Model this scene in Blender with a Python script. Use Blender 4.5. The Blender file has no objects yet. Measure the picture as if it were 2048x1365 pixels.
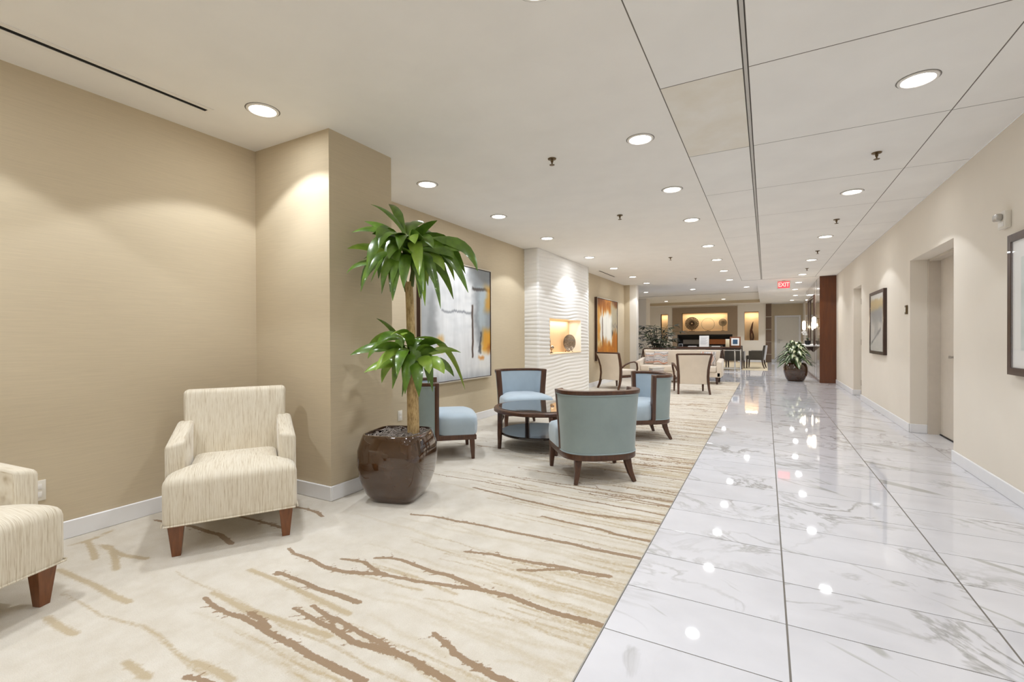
import bpy, bmesh, math, random
import numpy as np
from math import sin, cos, pi, radians
from mathutils import Vector, Matrix

rnd = random.Random(7)
S = bpy.context.scene
COL = S.collection

# ---------------------------------------------------------------- camera
YAW, PITCH, ROLL, FPX = radians(28.689), radians(-0.3777), radians(-0.2720), 927.43
CAM_H = 1.165
cd = bpy.data.cameras.new('camera')
cam = bpy.data.objects.new('camera', cd); COL.objects.link(cam)
def _dir(x, y, f):
    c, s = cos(ROLL), sin(ROLL); x, y = c*x - s*y, s*x + c*y
    cp, sp = cos(PITCH), sin(PITCH); fw = cp*f - sp*y; up = sp*f + cp*y
    cy, sy = cos(YAW), sin(YAW)
    return Vector((cy*x - sy*fw, sy*x + cy*fw, up))
R_, U_, F_ = _dir(1,0,0), _dir(0,1,0), _dir(0,0,1)
m = Matrix.Identity(4)
for i in range(3):
    m[i][0], m[i][1], m[i][2] = R_[i], U_[i], -F_[i]
m[2][3] = CAM_H
cam.matrix_world = m
cd.sensor_width = 36.0; cd.sensor_fit = 'HORIZONTAL'
cd.lens = FPX/2048*36.0
cd.clip_start = 0.05; cd.clip_end = 100
S.camera = cam

# ---------------------------------------------------------------- light and exposure
S.view_settings.view_transform = 'Standard'
S.view_settings.look = 'None'
S.view_settings.gamma = 1.0
S.view_settings.use_curve_mapping = False
S.view_settings.exposure = 0.72
W = bpy.data.worlds.new('world'); S.world = W; W.use_nodes = True
W.node_tree.nodes['Background'].inputs[0].default_value = (1, 0.97, 0.93, 1)
W.node_tree.nodes['Background'].inputs[1].default_value = 0.3
S.cycles.max_bounces = 9
S.cycles.diffuse_bounces = 5
S.cycles.adaptive_threshold = 0.02
S.cycles.sample_clamp_indirect = 6.0
SPOT_W, CORE_W, GLOW_W = 24.0, 11.0, 1.4           # watts of a downlight: its beam and the glow of its lens
LIGHT_COL = (0.885, 0.935, 1.0)

# ---------------------------------------------------------------- materials
def lin(c):
    c = c/255.0
    return c/12.92 if c <= 0.04045 else ((c+0.055)/1.055)**2.4
def rgb(r, g, b): return (lin(r), lin(g), lin(b), 1)

class NT:
    def __init__(s, name):
        s.m = bpy.data.materials.new(name); s.m.use_nodes = True
        s.t = s.m.node_tree; s.b = s.t.nodes['Principled BSDF']
    def n(s, typ, **kw):
        nd = s.t.nodes.new(typ)
        for k, v in kw.items():
            if k.startswith('i_'):
                nd.inputs[k[2:].replace('_', ' ')].default_value = v
            else: setattr(nd, k, v)
        return nd
    def l(s, a, b): s.t.links.new(a, b)
    def set(s, **kw):
        for k, v in kw.items(): s.b.inputs[k.replace('_', ' ')].default_value = v
    def coord(s, scale=(1,1,1), kind='Object', rnd_off=False):
        tc = s.n('ShaderNodeTexCoord'); mp = s.n('ShaderNodeMapping'); mp.inputs['Scale'].default_value = scale
        src = tc.outputs[kind]
        if rnd_off:
            oi = s.n('ShaderNodeObjectInfo')
            mu = s.n('ShaderNodeVectorMath', operation='MULTIPLY_ADD')
            cx = s.n('ShaderNodeCombineXYZ')
            s.l(oi.outputs['Random'], cx.inputs[0]); s.l(oi.outputs['Random'], cx.inputs[1])
            mu.inputs[1].default_value = (97.0, 53.0, 0.0)
            s.l(cx.outputs[0], mu.inputs[0]); s.l(src, mu.inputs[2]); src = mu.outputs[0]
        s.l(src, mp.inputs[0]); return mp.outputs[0]
    def noise(s, vec, scale, detail=3, rough=0.55, dist=0.0):
        nz = s.n('ShaderNodeTexNoise'); s.l(vec, nz.inputs['Vector'])
        nz.inputs['Scale'].default_value = scale; nz.inputs['Detail'].default_value = detail
        nz.inputs['Roughness'].default_value = rough; nz.inputs['Distortion'].default_value = dist
        return nz.outputs['Fac']
    def ramp(s, fac, stops):
        r = s.n('ShaderNodeValToRGB'); s.l(fac, r.inputs[0]); e = r.color_ramp.elements
        while len(e) < len(stops): e.new(0.5)
        for el, (p, c) in zip(e, stops): el.position = p; el.color = c
        return r.outputs[0]
    def bump(s, h, strength=0.2, dist=0.01):
        bp = s.n('ShaderNodeBump'); bp.inputs['Strength'].default_value = strength; bp.inputs['Distance'].default_value = dist
        s.l(h, bp.inputs['Height']); s.l(bp.outputs[0], s.b.inputs['Normal'])
    def math(s, op, a, b=None, c=None):
        md = s.n('ShaderNodeMath', operation=op)
        for i, v in enumerate((a, b, c)):
            if v is None: continue
            if isinstance(v, (int, float)): md.inputs[i].default_value = v
            else: s.l(v, md.inputs[i])
        return md.outputs[0]
    def mix(s, fac, a, b):
        mx = s.n('ShaderNodeMix', data_type='RGBA')
        if isinstance(fac, (int, float)): mx.inputs[0].default_value = fac
        else: s.l(fac, mx.inputs[0])
        for i, v in ((6, a), (7, b)):
            if isinstance(v, tuple): mx.inputs[i].default_value = v
            else: s.l(v, mx.inputs[i])
        return mx.outputs[2]
    def base(s, sock): s.l(sock, s.b.inputs['Base Color'])

def plain(name, c, rough=0.5, metal=0.0, var=0.06, scale=(6,6,6), bump=0.0, bscale=200, emit=None, coat=0.0, spec=0.5):
    t = NT(name); t.set(Roughness=rough, Metallic=metal)
    t.b.inputs['Specular IOR Level'].default_value = spec
    v = t.coord(scale)
    f = t.noise(v, 3.0)
    d = tuple(x*(1-var) for x in c[:3]) + (1,); u = tuple(min(1, x*(1+var)) for x in c[:3]) + (1,)
    t.base(t.ramp(f, [(0.3, d), (0.7, u)]))
    if bump: t.bump(t.noise(t.coord((1,1,1)), bscale, 2), bump, 0.003)
    if emit:
        t.b.inputs['Emission Color'].default_value = emit[0]; t.b.inputs['Emission Strength'].default_value = emit[1]
    if coat: t.b.inputs['Coat Weight'].default_value = coat
    return t.m

M = {}
M['ceiling'] = plain('ceiling_paint', rgb(240,237,232), 0.9, var=0.02, scale=(1,1,1), spec=0.2)
M['tile_white'] = plain('ceiling_tile_white', rgb(240,238,234), 0.9, var=0.03, scale=(.6,.6,.6), bump=.08, bscale=300, spec=0.2)
t = NT('ceiling_tile_stained'); t.set(Roughness=0.9)
t.base(t.ramp(t.noise(t.coord((1,1,1)), 3.2, 5), [(0.3, rgb(230,223,209)), (0.7, rgb(239,236,229))])); M['tile_stain'] = t.m
M['ceiling_grid'] = plain('ceiling_grid_metal', rgb(196,192,186), 0.6, var=0.02)
M['reveal'] = plain('ceiling_seam_painted_shade', rgb(120,114,106), 0.9, var=0.02)  # dark grey that paints the shade in the ceiling tile seams
def wallpaper(name, c, k=0.10):
    t = NT(name); t.set(Roughness=0.75); t.b.inputs['Specular IOR Level'].default_value = 0.25
    a = t.noise(t.coord((3,3,90)), 2.0, 4, 0.6); 
    d = tuple(x*(1-k) for x in c[:3]) + (1,); u = tuple(min(1, x*(1+k)) for x in c[:3]) + (1,)
    t.base(t.ramp(a, [(0.25, d), (0.75, u)])); t.bump(a, 0.15, 0.002); return t.m
M['wall_tan'] = wallpaper('grasscloth_tan', rgb(203,188,161), 0.05)
M['wall_cream'] = plain('painted_cream_wall', rgb(232,224,211), 0.85, var=0.02, scale=(.5,.5,.5), spec=0.2)
M['wall_pale'] = plain('painted_pale_wall', rgb(232,226,216), 0.85, var=0.02, scale=(.5,.5,.5), spec=0.2)
M['trim_white'] = plain('semi_gloss_white_trim', rgb(238,238,240), 0.35, var=0.01)
M['wave'] = plain('white_plaster_wave', rgb(240,238,234), 0.55, var=0.01)
M['niche'] = plain('niche_peach_paint', rgb(240,214,176), 0.7, var=0.03)
M['brown_wall'] = wallpaper('brown_woven_wallcovering', rgb(160,142,122), 0.06)
M['brown_tile'] = plain('brown_ribbed_tile', rgb(104,84,68), 0.5, var=0.1, scale=(30,30,2))
M['door_grey'] = plain('door_paint_greige', rgb(206,196,182), 0.55, var=0.02)
M['door_white'] = plain('door_paint_white', rgb(226,222,212), 0.5, var=0.02)
M['black'] = plain('black_matte', rgb(16,14,13), 0.6, var=0.05)
M['slot'] = plain('slot_black', rgb(10,9,8), 0.9, var=0.05)
M['steel'] = plain('brushed_steel', rgb(190,188,184), 0.3, 1.0, 0.05)
M['chrome'] = plain('satin_chrome', rgb(215,213,208), 0.25, 1.0, 0.03)
M['brass'] = plain('dark_bronze', rgb(110,92,66), 0.35, 0.8, 0.1)
def wood(name, c1, c2, rough=0.35, sc=(14,14,1.6), coat=0.2):
    t = NT(name); t.set(Roughness=rough); t.b.inputs['Coat Weight'].default_value = coat
    f = t.noise(t.coord(sc), 3.5, 5, 0.6, 0.6)
    t.base(t.ramp(f, [(0.25, c1), (0.75, c2)])); t.bump(f, 0.05, 0.002); return t.m
M['wood_dark'] = wood('walnut_stained_wood', rgb(60,35,22), rgb(92,57,36))
M['wood_leg'] = wood('brown_stained_leg_wood', rgb(98,56,28), rgb(132,80,44))
M['wood_red'] = wood('mahogany_panel_wood', rgb(80,40,13), rgb(110,57,22), 0.3, (7,7,.6))
M['panel_gloss'] = plain('gloss_brown_laminate', rgb(150,130,112), 0.12, var=0.03, coat=0.6)
M['espresso'] = wood('espresso_frame_wood', rgb(46,27,18), rgb(72,44,30))
M['black_wood'] = wood('black_brown_shelf_wood', rgb(26,20,17), rgb(44,34,28), 0.18)

t = NT('smoked_table_glass'); t.set(Roughness=0.04); t.b.inputs['Base Color'].default_value = rgb(70,66,60)
t.b.inputs['Coat Weight'].default_value = 1.0; t.b.inputs['Specular IOR Level'].default_value = 1.0; M['glass_top'] = t.m
t = NT('mirror_silver'); t.set(Roughness=0.02, Metallic=1.0); t.b.inputs['Base Color'].default_value = rgb(225,222,215); M['mirror'] = t.m
t = NT('picture_glass'); t.set(Roughness=0.03, Alpha=0.12); t.b.inputs['Base Color'].default_value = (1,1,1,1); M['pic_glass'] = t.m

def fabric(name, c, k=0.06, sc=(1,1,1), ns=260, sheen=0.4, rough=0.85):
    t = NT(name); t.set(Roughness=rough); t.b.inputs['Specular IOR Level'].default_value = 0.2
    t.b.inputs['Sheen Weight'].default_value = sheen
    a = t.noise(t.coord(sc), 5.0, 4, 0.6); 
    d = tuple(x*(1-k) for x in c[:3]) + (1,); u = tuple(min(1, x*(1+k)) for x in c[:3]) + (1,)
    t.base(t.ramp(a, [(0.3, d), (0.7, u)])); t.bump(t.noise(t.coord((1,1,1)), ns, 2), 0.12, 0.002); return t.m
M['blue_in'] = fabric('blue_suede_seat', rgb(170,185,196), 0.05)
M['blue_out'] = fabric('blue_grey_suede_back', rgb(148,163,163), 0.06)
M['piping'] = fabric('piping_cord', rgb(150,166,170), 0.03)
M['cream_fab'] = fabric('cream_upholstery', rgb(226,214,198), 0.04)
M['cream_fab2'] = fabric('sofa_linen', rgb(224,212,196), 0.04)
M['grey_fab'] = fabric('dark_olive_velvet', rgb(72,66,56), 0.12, sheen=0.6)
t = NT('cream_stria_fabric'); t.set(Roughness=0.8); t.b.inputs['Sheen Weight'].default_value = 0.3
f1 = t.noise(t.coord((270,7,7)), 1.0, 3, 0.7, 0.3); f2 = t.noise(t.coord((420,12,14)), 1.0, 2, 0.6)
fs = t.math('ADD', t.math('MULTIPLY', f1, 0.65), t.math('MULTIPLY', f2, 0.35))
t.base(t.ramp(fs, [(0.36, rgb(178,161,132)), (0.46, rgb(213,202,181)), (0.60, rgb(226,218,201))])); t.bump(fs, 0.2, 0.002); M['stria'] = t.m

# marble
t = NT('white_marble_tile'); t.set(Roughness=0.035); t.b.inputs['Specular IOR Level'].default_value = 0.55
v = t.coord((1,1.25,1), rnd_off=True)
rot = t.n('ShaderNodeMapping'); rot.inputs['Rotation'].default_value = (0,0,0.75); t.l(v, rot.inputs[0]); v = rot.outputs[0]
nA = t.noise(v, 1.6, 6, 0.6, 1.2)
vein = t.math('SUBTRACT', 1.0, t.math('MULTIPLY', t.math('ABSOLUTE', t.math('SUBTRACT', nA, 0.5)), 26.0))
nB = t.noise(v, 1.1, 2, 0.5)
vm = t.math('MULTIPLY', t.math('MAXIMUM', vein, 0.0), t.math('MAXIMUM', t.math('MULTIPLY', t.math('SUBTRACT', nB, 0.46), 6.0), 0.0))
vm = t.math('MINIMUM', vm, 1.0)
rib = t.n('ShaderNodeMapping'); rib.inputs['Scale'].default_value = (0.55,3.0,1); t.l(v, rib.inputs[0])
nC = t.noise(rib.outputs[0], 1.3, 4, 0.55, 0.8)
patch = t.math('MINIMUM', t.math('MAXIMUM', t.math('MULTIPLY', t.math('SUBTRACT', nC, 0.615), 26.0), 0.0), 1.0)
nD = t.noise(v, 9.0, 5, 0.65, 0.5)
patch = t.math('MULTIPLY', patch, t.math('ADD', 0.45, t.math('MULTIPLY', nD, 0.7)))
basec = t.ramp(t.noise(v, 2.2, 4), [(0.3, rgb(208,207,211)), (0.7, rgb(220,219,223))])
c1 = t.mix(t.math('MULTIPLY', vm, 0.8), basec, rgb(150,148,143))
c2 = t.mix(t.math('MULTIPLY', patch, 0.9), c1, rgb(166,165,158)); t.base(c2); M['marble'] = t.m
M['grout'] = plain('grey_grout', rgb(118,112,104), 0.8, var=0.05)

# carpet: two signed-distance attributes (woven branches) thresholded with a ragged edge
t = NT('woven_branch_carpet'); t.set(Roughness=0.95); t.b.inputs['Specular IOR Level'].default_value = 0.1
t.b.inputs['Sheen Weight'].default_value = 0.2
v = t.coord((1,1,1))
rag = t.noise(v, 55, 3, 0.7); rag2 = t.noise(v, 9, 3, 0.6)
a1 = t.n('ShaderNodeAttribute', attribute_name='branch_dark'); a2 = t.n('ShaderNodeAttribute', attribute_name='branch_pale'); a3 = t.n('ShaderNodeAttribute', attribute_name='branch_wash')
def thr(att, amp, soft):
    d = t.math('ADD', att.outputs['Fac'], t.math('MULTIPLY', t.math('SUBTRACT', rag, 0.5), amp))
    return t.math('MINIMUM', t.math('MAXIMUM', t.math('MULTIPLY', d, -1.0/soft), 0.0), 1.0)
dk, pl = thr(a1, 0.022, 0.003), thr(a2, 0.03, 0.012)
ws = thr(a3, 0.05, 0.04)
pile = t.noise(v, 240, 2, 0.7)
g = t.ramp(rag2, [(0.3, rgb(211,203,189)), (0.7, rgb(222,216,205))])
g = t.mix(t.math('MULTIPLY', ws, 0.62), g, rgb(188,170,134))
g = t.mix(t.math('MULTIPLY', pl, 0.78), g, rgb(184,164,128))
g = t.mix(t.math('MULTIPLY', dk, 0.92), g, rgb(148,121,92))
g2 = t.mix(t.math('MULTIPLY', t.math('SUBTRACT', pile, 0.35), 0.5), g, rgb(150,128,96)); t.base(g2)
t.bump(pile, 0.5, 0.006); M['carpet'] = t.m
M['rug'] = plain('beige_rug_pile', rgb(214,200,172), 0.95, var=0.06, scale=(8,8,8), bump=.3)

# plants
def leafmat(name, c1, c2, rough=0.3):
    t = NT(name); t.set(Roughness=rough)
    f = t.noise(t.coord((1,1,1)), 14, 3); t.base(t.ramp(f, [(0.3, c1), (0.7, c2)]))
    t.b.inputs['Subsurface Weight'].default_value = 0.0
    t.b.inputs['Coat Weight'].default_value = 0.3
    return t.m
M['leaf'] = leafmat('dracaena_leaf_green', rgb(66,98,28), rgb(104,140,46), 0.28)
M['leaf_lt'] = leafmat('dracaena_leaf_light', rgb(120,156,50), rgb(152,182,76), 0.3)
M['palm_leaf'] = leafmat('palm_leaf_dark', rgb(30,40,22), rgb(58,70,36), 0.4)
M['stem_green'] = plain('green_stem', rgb(92,104,52), 0.5, var=0.1)
t = NT('variegated_leaf'); t.set(Roughness=0.32)
at = t.n('ShaderNodeAttribute', attribute_name='mid')
k = t.math('ADD', at.outputs['Fac'], t.math('MULTIPLY', t.math('SUBTRACT', t.noise(t.coord((1,1,1)), 60, 3), 0.5), 0.9))
t.base(t.ramp(k, [(0.42, rgb(214,222,198)), (0.66, rgb(58,84,38))])); M['aglaonema'] = t.m
t = NT('cane_bark'); t.set(Roughness=0.8)
f = t.noise(t.coord((40,40,9)), 2.2, 5, 0.7); t.base(t.ramp(f, [(0.3, rgb(122,96,58)), (0.5, rgb(180,152,104)), (0.75, rgb(206,182,136))])); t.bump(f, 0.5, 0.006); M['bark'] = t.m
M['palm_stem'] = plain('palm_cane', rgb(52,44,30), 0.7, var=0.2)
t = NT('glazed_brown_planter'); t.set(Roughness=0.08); t.b.inputs['Coat Weight'].default_value = 1.0
t.base(t.ramp(t.noise(t.coord((3,3,3)), 2.0), [(0.3, rgb(58,36,17)), (0.7, rgb(72,46,24))])); M['planter'] = t.m
M['soil'] = plain('dark_soil', rgb(48,38,30), 0.95, var=0.3, scale=(40,40,40), bump=.5, bscale=80)
M['moss'] = plain('grey_mulch_strands', rgb(142,132,124), 0.9, var=0.35, scale=(30,30,30))

# art
def vcol(name, rough=0.6):
    t = NT(name); t.set(Roughness=rough); a = t.n('ShaderNodeAttribute', attribute_name='paint'); t.base(a.outputs['Color']); return t.m
M['canvas'] = vcol('painted_canvas', 0.5)
M['print'] = vcol('printed_fabric', 0.85)
M['silver_frame'] = plain('silver_leaf_frame', rgb(206,198,182), 0.35, 0.3, 0.05)
M['paper'] = plain('white_paper', rgb(238,236,232), 0.6, var=0.01)
M['paper_grey'] = plain('grey_print', rgb(168,168,170), 0.7, var=0.02)
M['lens'] = plain('lit_lens', rgb(255,250,240), 0.4, var=0.0, emit=((1,0.95,0.87,1), 9.0))
M['ring_white'] = plain('white_light_trim', rgb(236,232,226), 0.4, var=0.01)
M['ring_dark'] = plain('light_trim_painted_shade', rgb(112,106,100), 0.6, var=0.02)
M['sconce_glow'] = plain('lit_sconce_glass', rgb(255,240,210), 0.4, var=0.0, emit=((1,0.86,0.62,1), 5.0))
M['exit_red'] = plain('exit_sign_red', rgb(190,30,40), 0.4, var=0.0, emit=((1.0,0.06,0.09,1), 0.9))
M['exit_letter'] = plain('exit_letter_glow', rgb(255,150,140), 0.4, var=0.0, emit=((1.0,0.36,0.30,1), 1.1))
M['plastic_white'] = plain('white_plastic', rgb(228,222,210), 0.4, var=0.01)
M['ember'] = plain('ember_glow', rgb(120,60,20), 0.6, var=0.5, scale=(20,20,20), emit=((1.0,0.36,0.08,1), 0.04))
M['grey_panel'] = plain('fireplace_grey_liner', rgb(120,112,104), 0.4, var=0.05)
M['silver_disc'] = plain('hammered_silver', rgb(176,160,142), 0.22, 1.0, 0.35, scale=(18,18,18))
M['copper_disc'] = plain('dark_bronze_lattice', rgb(50,28,12), 0.5, 0.0, 0.2)
M['sculpt'] = plain('carved_brown_sculpture', rgb(92,52,28), 0.35, var=0.2)
M['white_petal'] = plain('white_orchid_petal', rgb(246,244,242), 0.5, var=0.02)
M['ivory'] = plain('ivory_box', rgb(228,214,178), 0.5, var=0.03)
M['blue_print'] = plain('blue_print', rgb(52,82,112), 0.6, var=0.4, scale=(40,40,40))
M['book_cover'] = plain('book_cover_rust', rgb(168,98,62), 0.5, var=0.25, scale=(9,9,9))
M['book_white'] = plain('book_cover_pale', rgb(226,220,210), 0.5, var=0.05)

# ---------------------------------------------------------------- mesh helpers
class MB:
    def __init__(s): s.v = []; s.f = []; s.attr = []
    def add(s, vs, fs):
        o = len(s.v); s.v += [tuple(p) for p in vs]; s.f += [tuple(i+o for i in f) for f in fs]; return s
    def box(s, x0, x1, y0, y1, z0, z1):
        if x0 > x1: x0, x1 = x1, x0
        if y0 > y1: y0, y1 = y1, y0
        if z0 > z1: z0, z1 = z1, z0
        return s.add([(x0,y0,z0),(x1,y0,z0),(x1,y1,z0),(x0,y1,z0),(x0,y0,z1),(x1,y0,z1),(x1,y1,z1),(x0,y1,z1)],
                     [(3,2,1,0),(4,5,6,7),(0,1,5,4),(1,2,6,5),(2,3,7,6),(3,0,4,7)])
    def loft(s, rings, cap=True, closed=True):
        n = len(rings[0]); o = len(s.v)
        for r in rings: s.v += [tuple(p) for p in r]
        for i in range(len(rings)-1):
            for j in range(n if closed else n-1):
                k = (j+1) % n
                s.f.append((o+i*n+j, o+i*n+k, o+(i+1)*n+k, o+(i+1)*n+j))
        if cap and closed:
            s.f.append(tuple(o+j for j in reversed(range(n)))); s.f.append(tuple(o+(len(rings)-1)*n+j for j in range(n)))
        return s
    def lathe(s, prof, n=24, c=(0,0,0), cap=True):
        return s.loft([[(c[0]+r*cos(2*pi*j/n), c[1]+r*sin(2*pi*j/n), c[2]+z) for j in range(n)] for r, z in prof], cap)
    def tube(s, pts, rad, n=8, squash=None):
        pts = [Vector(p) for p in pts]
        if isinstance(rad, (int, float)): rad = [rad]*len(pts)
        rings = []; ref = None
        for i, p in enumerate(pts):
            d = (pts[min(i+1, len(pts)-1)] - pts[max(i-1, 0)]).normalized()
            if ref is None: ref = Vector((0,0,1)) if abs(d.z) < 0.9 else Vector((1,0,0))
            a = d.cross(ref)
            if a.length < 1e-4: a = d.cross(Vector((0,1,0)))
            a.normalize(); b = a.cross(d).normalized(); ref = b
            ra, rb = (rad[i], rad[i]) if squash is None else (rad[i]*squash[0], rad[i]*squash[1])
            rings.append([p + a*ra*cos(2*pi*j/n) + b*rb*sin(2*pi*j/n) for j in range(n)])
        return s.loft(rings)
    def bar(s, pts, w, h, side=None):
        """rectangular bar swept along pts; w across side, h across the other"""
        pts = [Vector(p) for p in pts]; rings = []
        for i, p in enumerate(pts):
            d = (pts[min(i+1, len(pts)-1)] - pts[max(i-1, 0)]).normalized()
            sd = Vector(side) if side is not None else d.cross(Vector((0,0,1)))
            sd = (sd - d*sd.dot(d)).normalized(); up = sd.cross(d).normalized()
            ww = w[i] if isinstance(w, (list, tuple)) else w; hh = h[i] if isinstance(h, (list, tuple)) else h
            rings.append([p - sd*ww/2 - up*hh/2, p + sd*ww/2 - up*hh/2, p + sd*ww/2 + up*hh/2, p - sd*ww/2 + up*hh/2])
        return s.loft(rings)
    def prism(s, poly, z0, z1):
        return s.loft([[(x,y,z0) for x, y in poly], [(x,y,z1) for x, y in poly]])
    def grid(s, P):
        """P: 2-D list of points"""
        h, w = len(P), len(P[0]); o = len(s.v)
        for r in P: s.v += [tuple(p) for p in r]
        s.f += [(o+i*w+j, o+i*w+j+1, o+(i+1)*w+j+1, o+(i+1)*w+j) for i in range(h-1) for j in range(w-1)]
        return s
    def mesh(s, name, bevel=0, seg=2, smooth=True, angle=35, subd=0):
        me = bpy.data.meshes.new(name); me.from_pydata(s.v, [], s.f)
        bm = bmesh.new(); bm.from_mesh(me)
        bmesh.ops.recalc_face_normals(bm, faces=bm.faces)
        if bevel:
            es = [e for e in bm.edges if len(e.link_faces) == 2 and e.calc_face_angle(0) > radians(28)]
            bmesh.ops.bevel(bm, geom=es, offset=bevel, segments=seg, profile=0.5, affect='EDGES', clamp_overlap=True)
        bm.to_mesh(me); bm.free()
        if smooth:
            me.shade_smooth(); me.set_sharp_from_angle(angle=radians(angle))
        return me
    def build(s, name, mat, parent=None, bevel=0, seg=2, smooth=True, angle=35, loc=(0,0,0), rz=0):
        return link(name, s.mesh(name, bevel, seg, smooth, angle), mat, parent, loc, rz)

def link(name, me, mat, parent=None, loc=(0,0,0), rz=0):
    o = bpy.data.objects.new(name, me); COL.objects.link(o)
    if mat is not None and not me.materials: me.materials.append(mat)
    o.location = loc; o.rotation_euler = (0,0,rz)
    if parent is not None: o.parent = parent
    return o
def tag(o, label, cat, group=None):
    o['label'] = label; o['category'] = cat
    if group: o['group'] = group
    return o
def thing(name, label, cat, loc=(0,0,0), rz=0, group=None):
    o = bpy.data.objects.new(name, None); COL.objects.link(o); o.empty_display_size = 0.1
    o.location = loc; o.rotation_euler = (0,0,rz); return tag(o, label, cat, group)
def struct(o): o['kind'] = 'structure'; return o
def stuff(o): o['kind'] = 'stuff'; return o
def copy_tree(o, parent=None):
    c = o.copy(); COL.objects.link(c)
    if parent is not None: c.parent = parent
    for ch in list(o.children): copy_tree(ch, c)
    return c
def place(first, used, loc, rz, label, group=None):
    o = first if not used[0] else copy_tree(first)
    used[0] = True; o.location = loc; o.rotation_euler = (0,0,rz); o['label'] = label
    if group: o['group'] = group
    return o
def facing(dx, dy): return math.atan2(dx, -dy)     # rotation that turns local -Y to (dx,dy)

def holed(axis, u0, u1, z0, z1, d0, d1, holes):
    """wall slab with rectangular holes. axis 'x': plane across X (u = Y); axis 'y': plane across Y (u = X)"""
    us = sorted({u0, u1} | {h[0] for h in holes} | {h[1] for h in holes}); zs = sorted({z0, z1} | {h[2] for h in holes} | {h[3] for h in holes})
    mb = MB(); nu, nz = len(us)-1, len(zs)-1
    solid = [[not any(h[0]-1e-6 <= us[i] and us[i+1] <= h[1]+1e-6 and h[2]-1e-6 <= zs[k] and zs[k+1] <= h[3]+1e-6 for h in holes) for k in range(nz)] for i in range(nu)]
    def pt(u, z, d): return (d, u, z) if axis == 'x' else (u, d, z)
    def q(*p): mb.add(p, [(0,1,2,3)])
    for i in range(nu):
        for k in range(nz):
            if not solid[i][k]: continue
            a, b, c, e = us[i], us[i+1], zs[k], zs[k+1]
            for d in (d0, d1): q(pt(a,c,d), pt(b,c,d), pt(b,e,d), pt(a,e,d))
            if i == 0 or not solid[i-1][k]: q(pt(a,c,d0), pt(a,c,d1), pt(a,e,d1), pt(a,e,d0))
            if i == nu-1 or not solid[i+1][k]: q(pt(b,c,d0), pt(b,c,d1), pt(b,e,d1), pt(b,e,d0))
            if k == 0 or not solid[i][k-1]: q(pt(a,c,d0), pt(b,c,d0), pt(b,c,d1), pt(a,c,d1))
            if k == nz-1 or not solid[i][k+1]: q(pt(a,e,d0), pt(b,e,d0), pt(b,e,d1), pt(a,e,d1))
    me = bpy.data.meshes.new('wall'); me.from_pydata(mb.v, [], mb.f)
    bm = bmesh.new(); bm.from_mesh(me); bmesh.ops.remove_doubles(bm, verts=bm.verts, dist=1e-5); bmesh.ops.recalc_face_normals(bm, faces=bm.faces); bm.to_mesh(me); bm.free()
    return me

# ---------------------------------------------------------------- dimensions of the hall
XL, XR, CZ = -3.60, 1.53, 2.672
YB, YF = -3.0, 24.7
XE, YE = -0.577, 13.2              # carpet edge towards the marble, carpet far end
RO = random.Random(3)

# floor slab with the marble tiles
fl = struct(MB().box(-6.2, 2.2, YB-.2, YF+.4, -0.12, -0.0015).build('floor', M['grout'], smooth=False))
cols = [(XE+.007, 0.0698), (0.0768, 0.7998), (0.8068, XR)]
row0, pitch = 1.800, 0.3697
tile_me = []
for (a, b) in cols:
    w = (b-a)/2; h = pitch/2-0.0021
    tile_me.append(MB().box(-w, w, -h, h, -0.0015, 0.0).mesh('marble_tile', bevel=0.0006, seg=1, smooth=False))
for me in tile_me: me.materials.append(M['marble'])
for r in range(-5, 31):
    yc = row0 + (r+.5)*pitch
    for (a, b), me in zip(cols, tile_me):
        link('marble_tile', me, None, fl, ((a+b)/2, yc, 0))
for (x0, x1, y0, y1) in ((XR+.004,1.79,5.75,6.605),(XR+.004,1.79,6.61,7.225),(XR+.004,1.70,10.475,11.335)):
    MB().box(x0, x1, y0, y1, -.0015, 0).build('marble_tile', M['marble'], fl, smooth=False)
yfar = row0 + 31*pitch
far = MB()
y = yfar
while y < YF-.02:
    y1 = min(y+pitch, YF)
    xs = [(a, b) for a, b in cols]
    x = XE+.007
    while x > -6.0:
        x2 = max(-6.1, x-.73)
        if y > YE: xs.append((x2+.005, x))
        x = x2
    for a, b in xs: far.box(a, b, y+.0021, y1-.0021, -.0015, 0.0)
    y = y1
me = far.mesh('distant_marble_tiles', smooth=False); stuff(link('distant_marble_tiles', me, M['marble'], fl))
near = MB()
for (a, b) in cols: near.box(a, b, YB, row0-5*pitch-.003, -.0015, 0.0)
near.build('marble_slab_behind_camera', M['marble'], fl, smooth=False)

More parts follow.
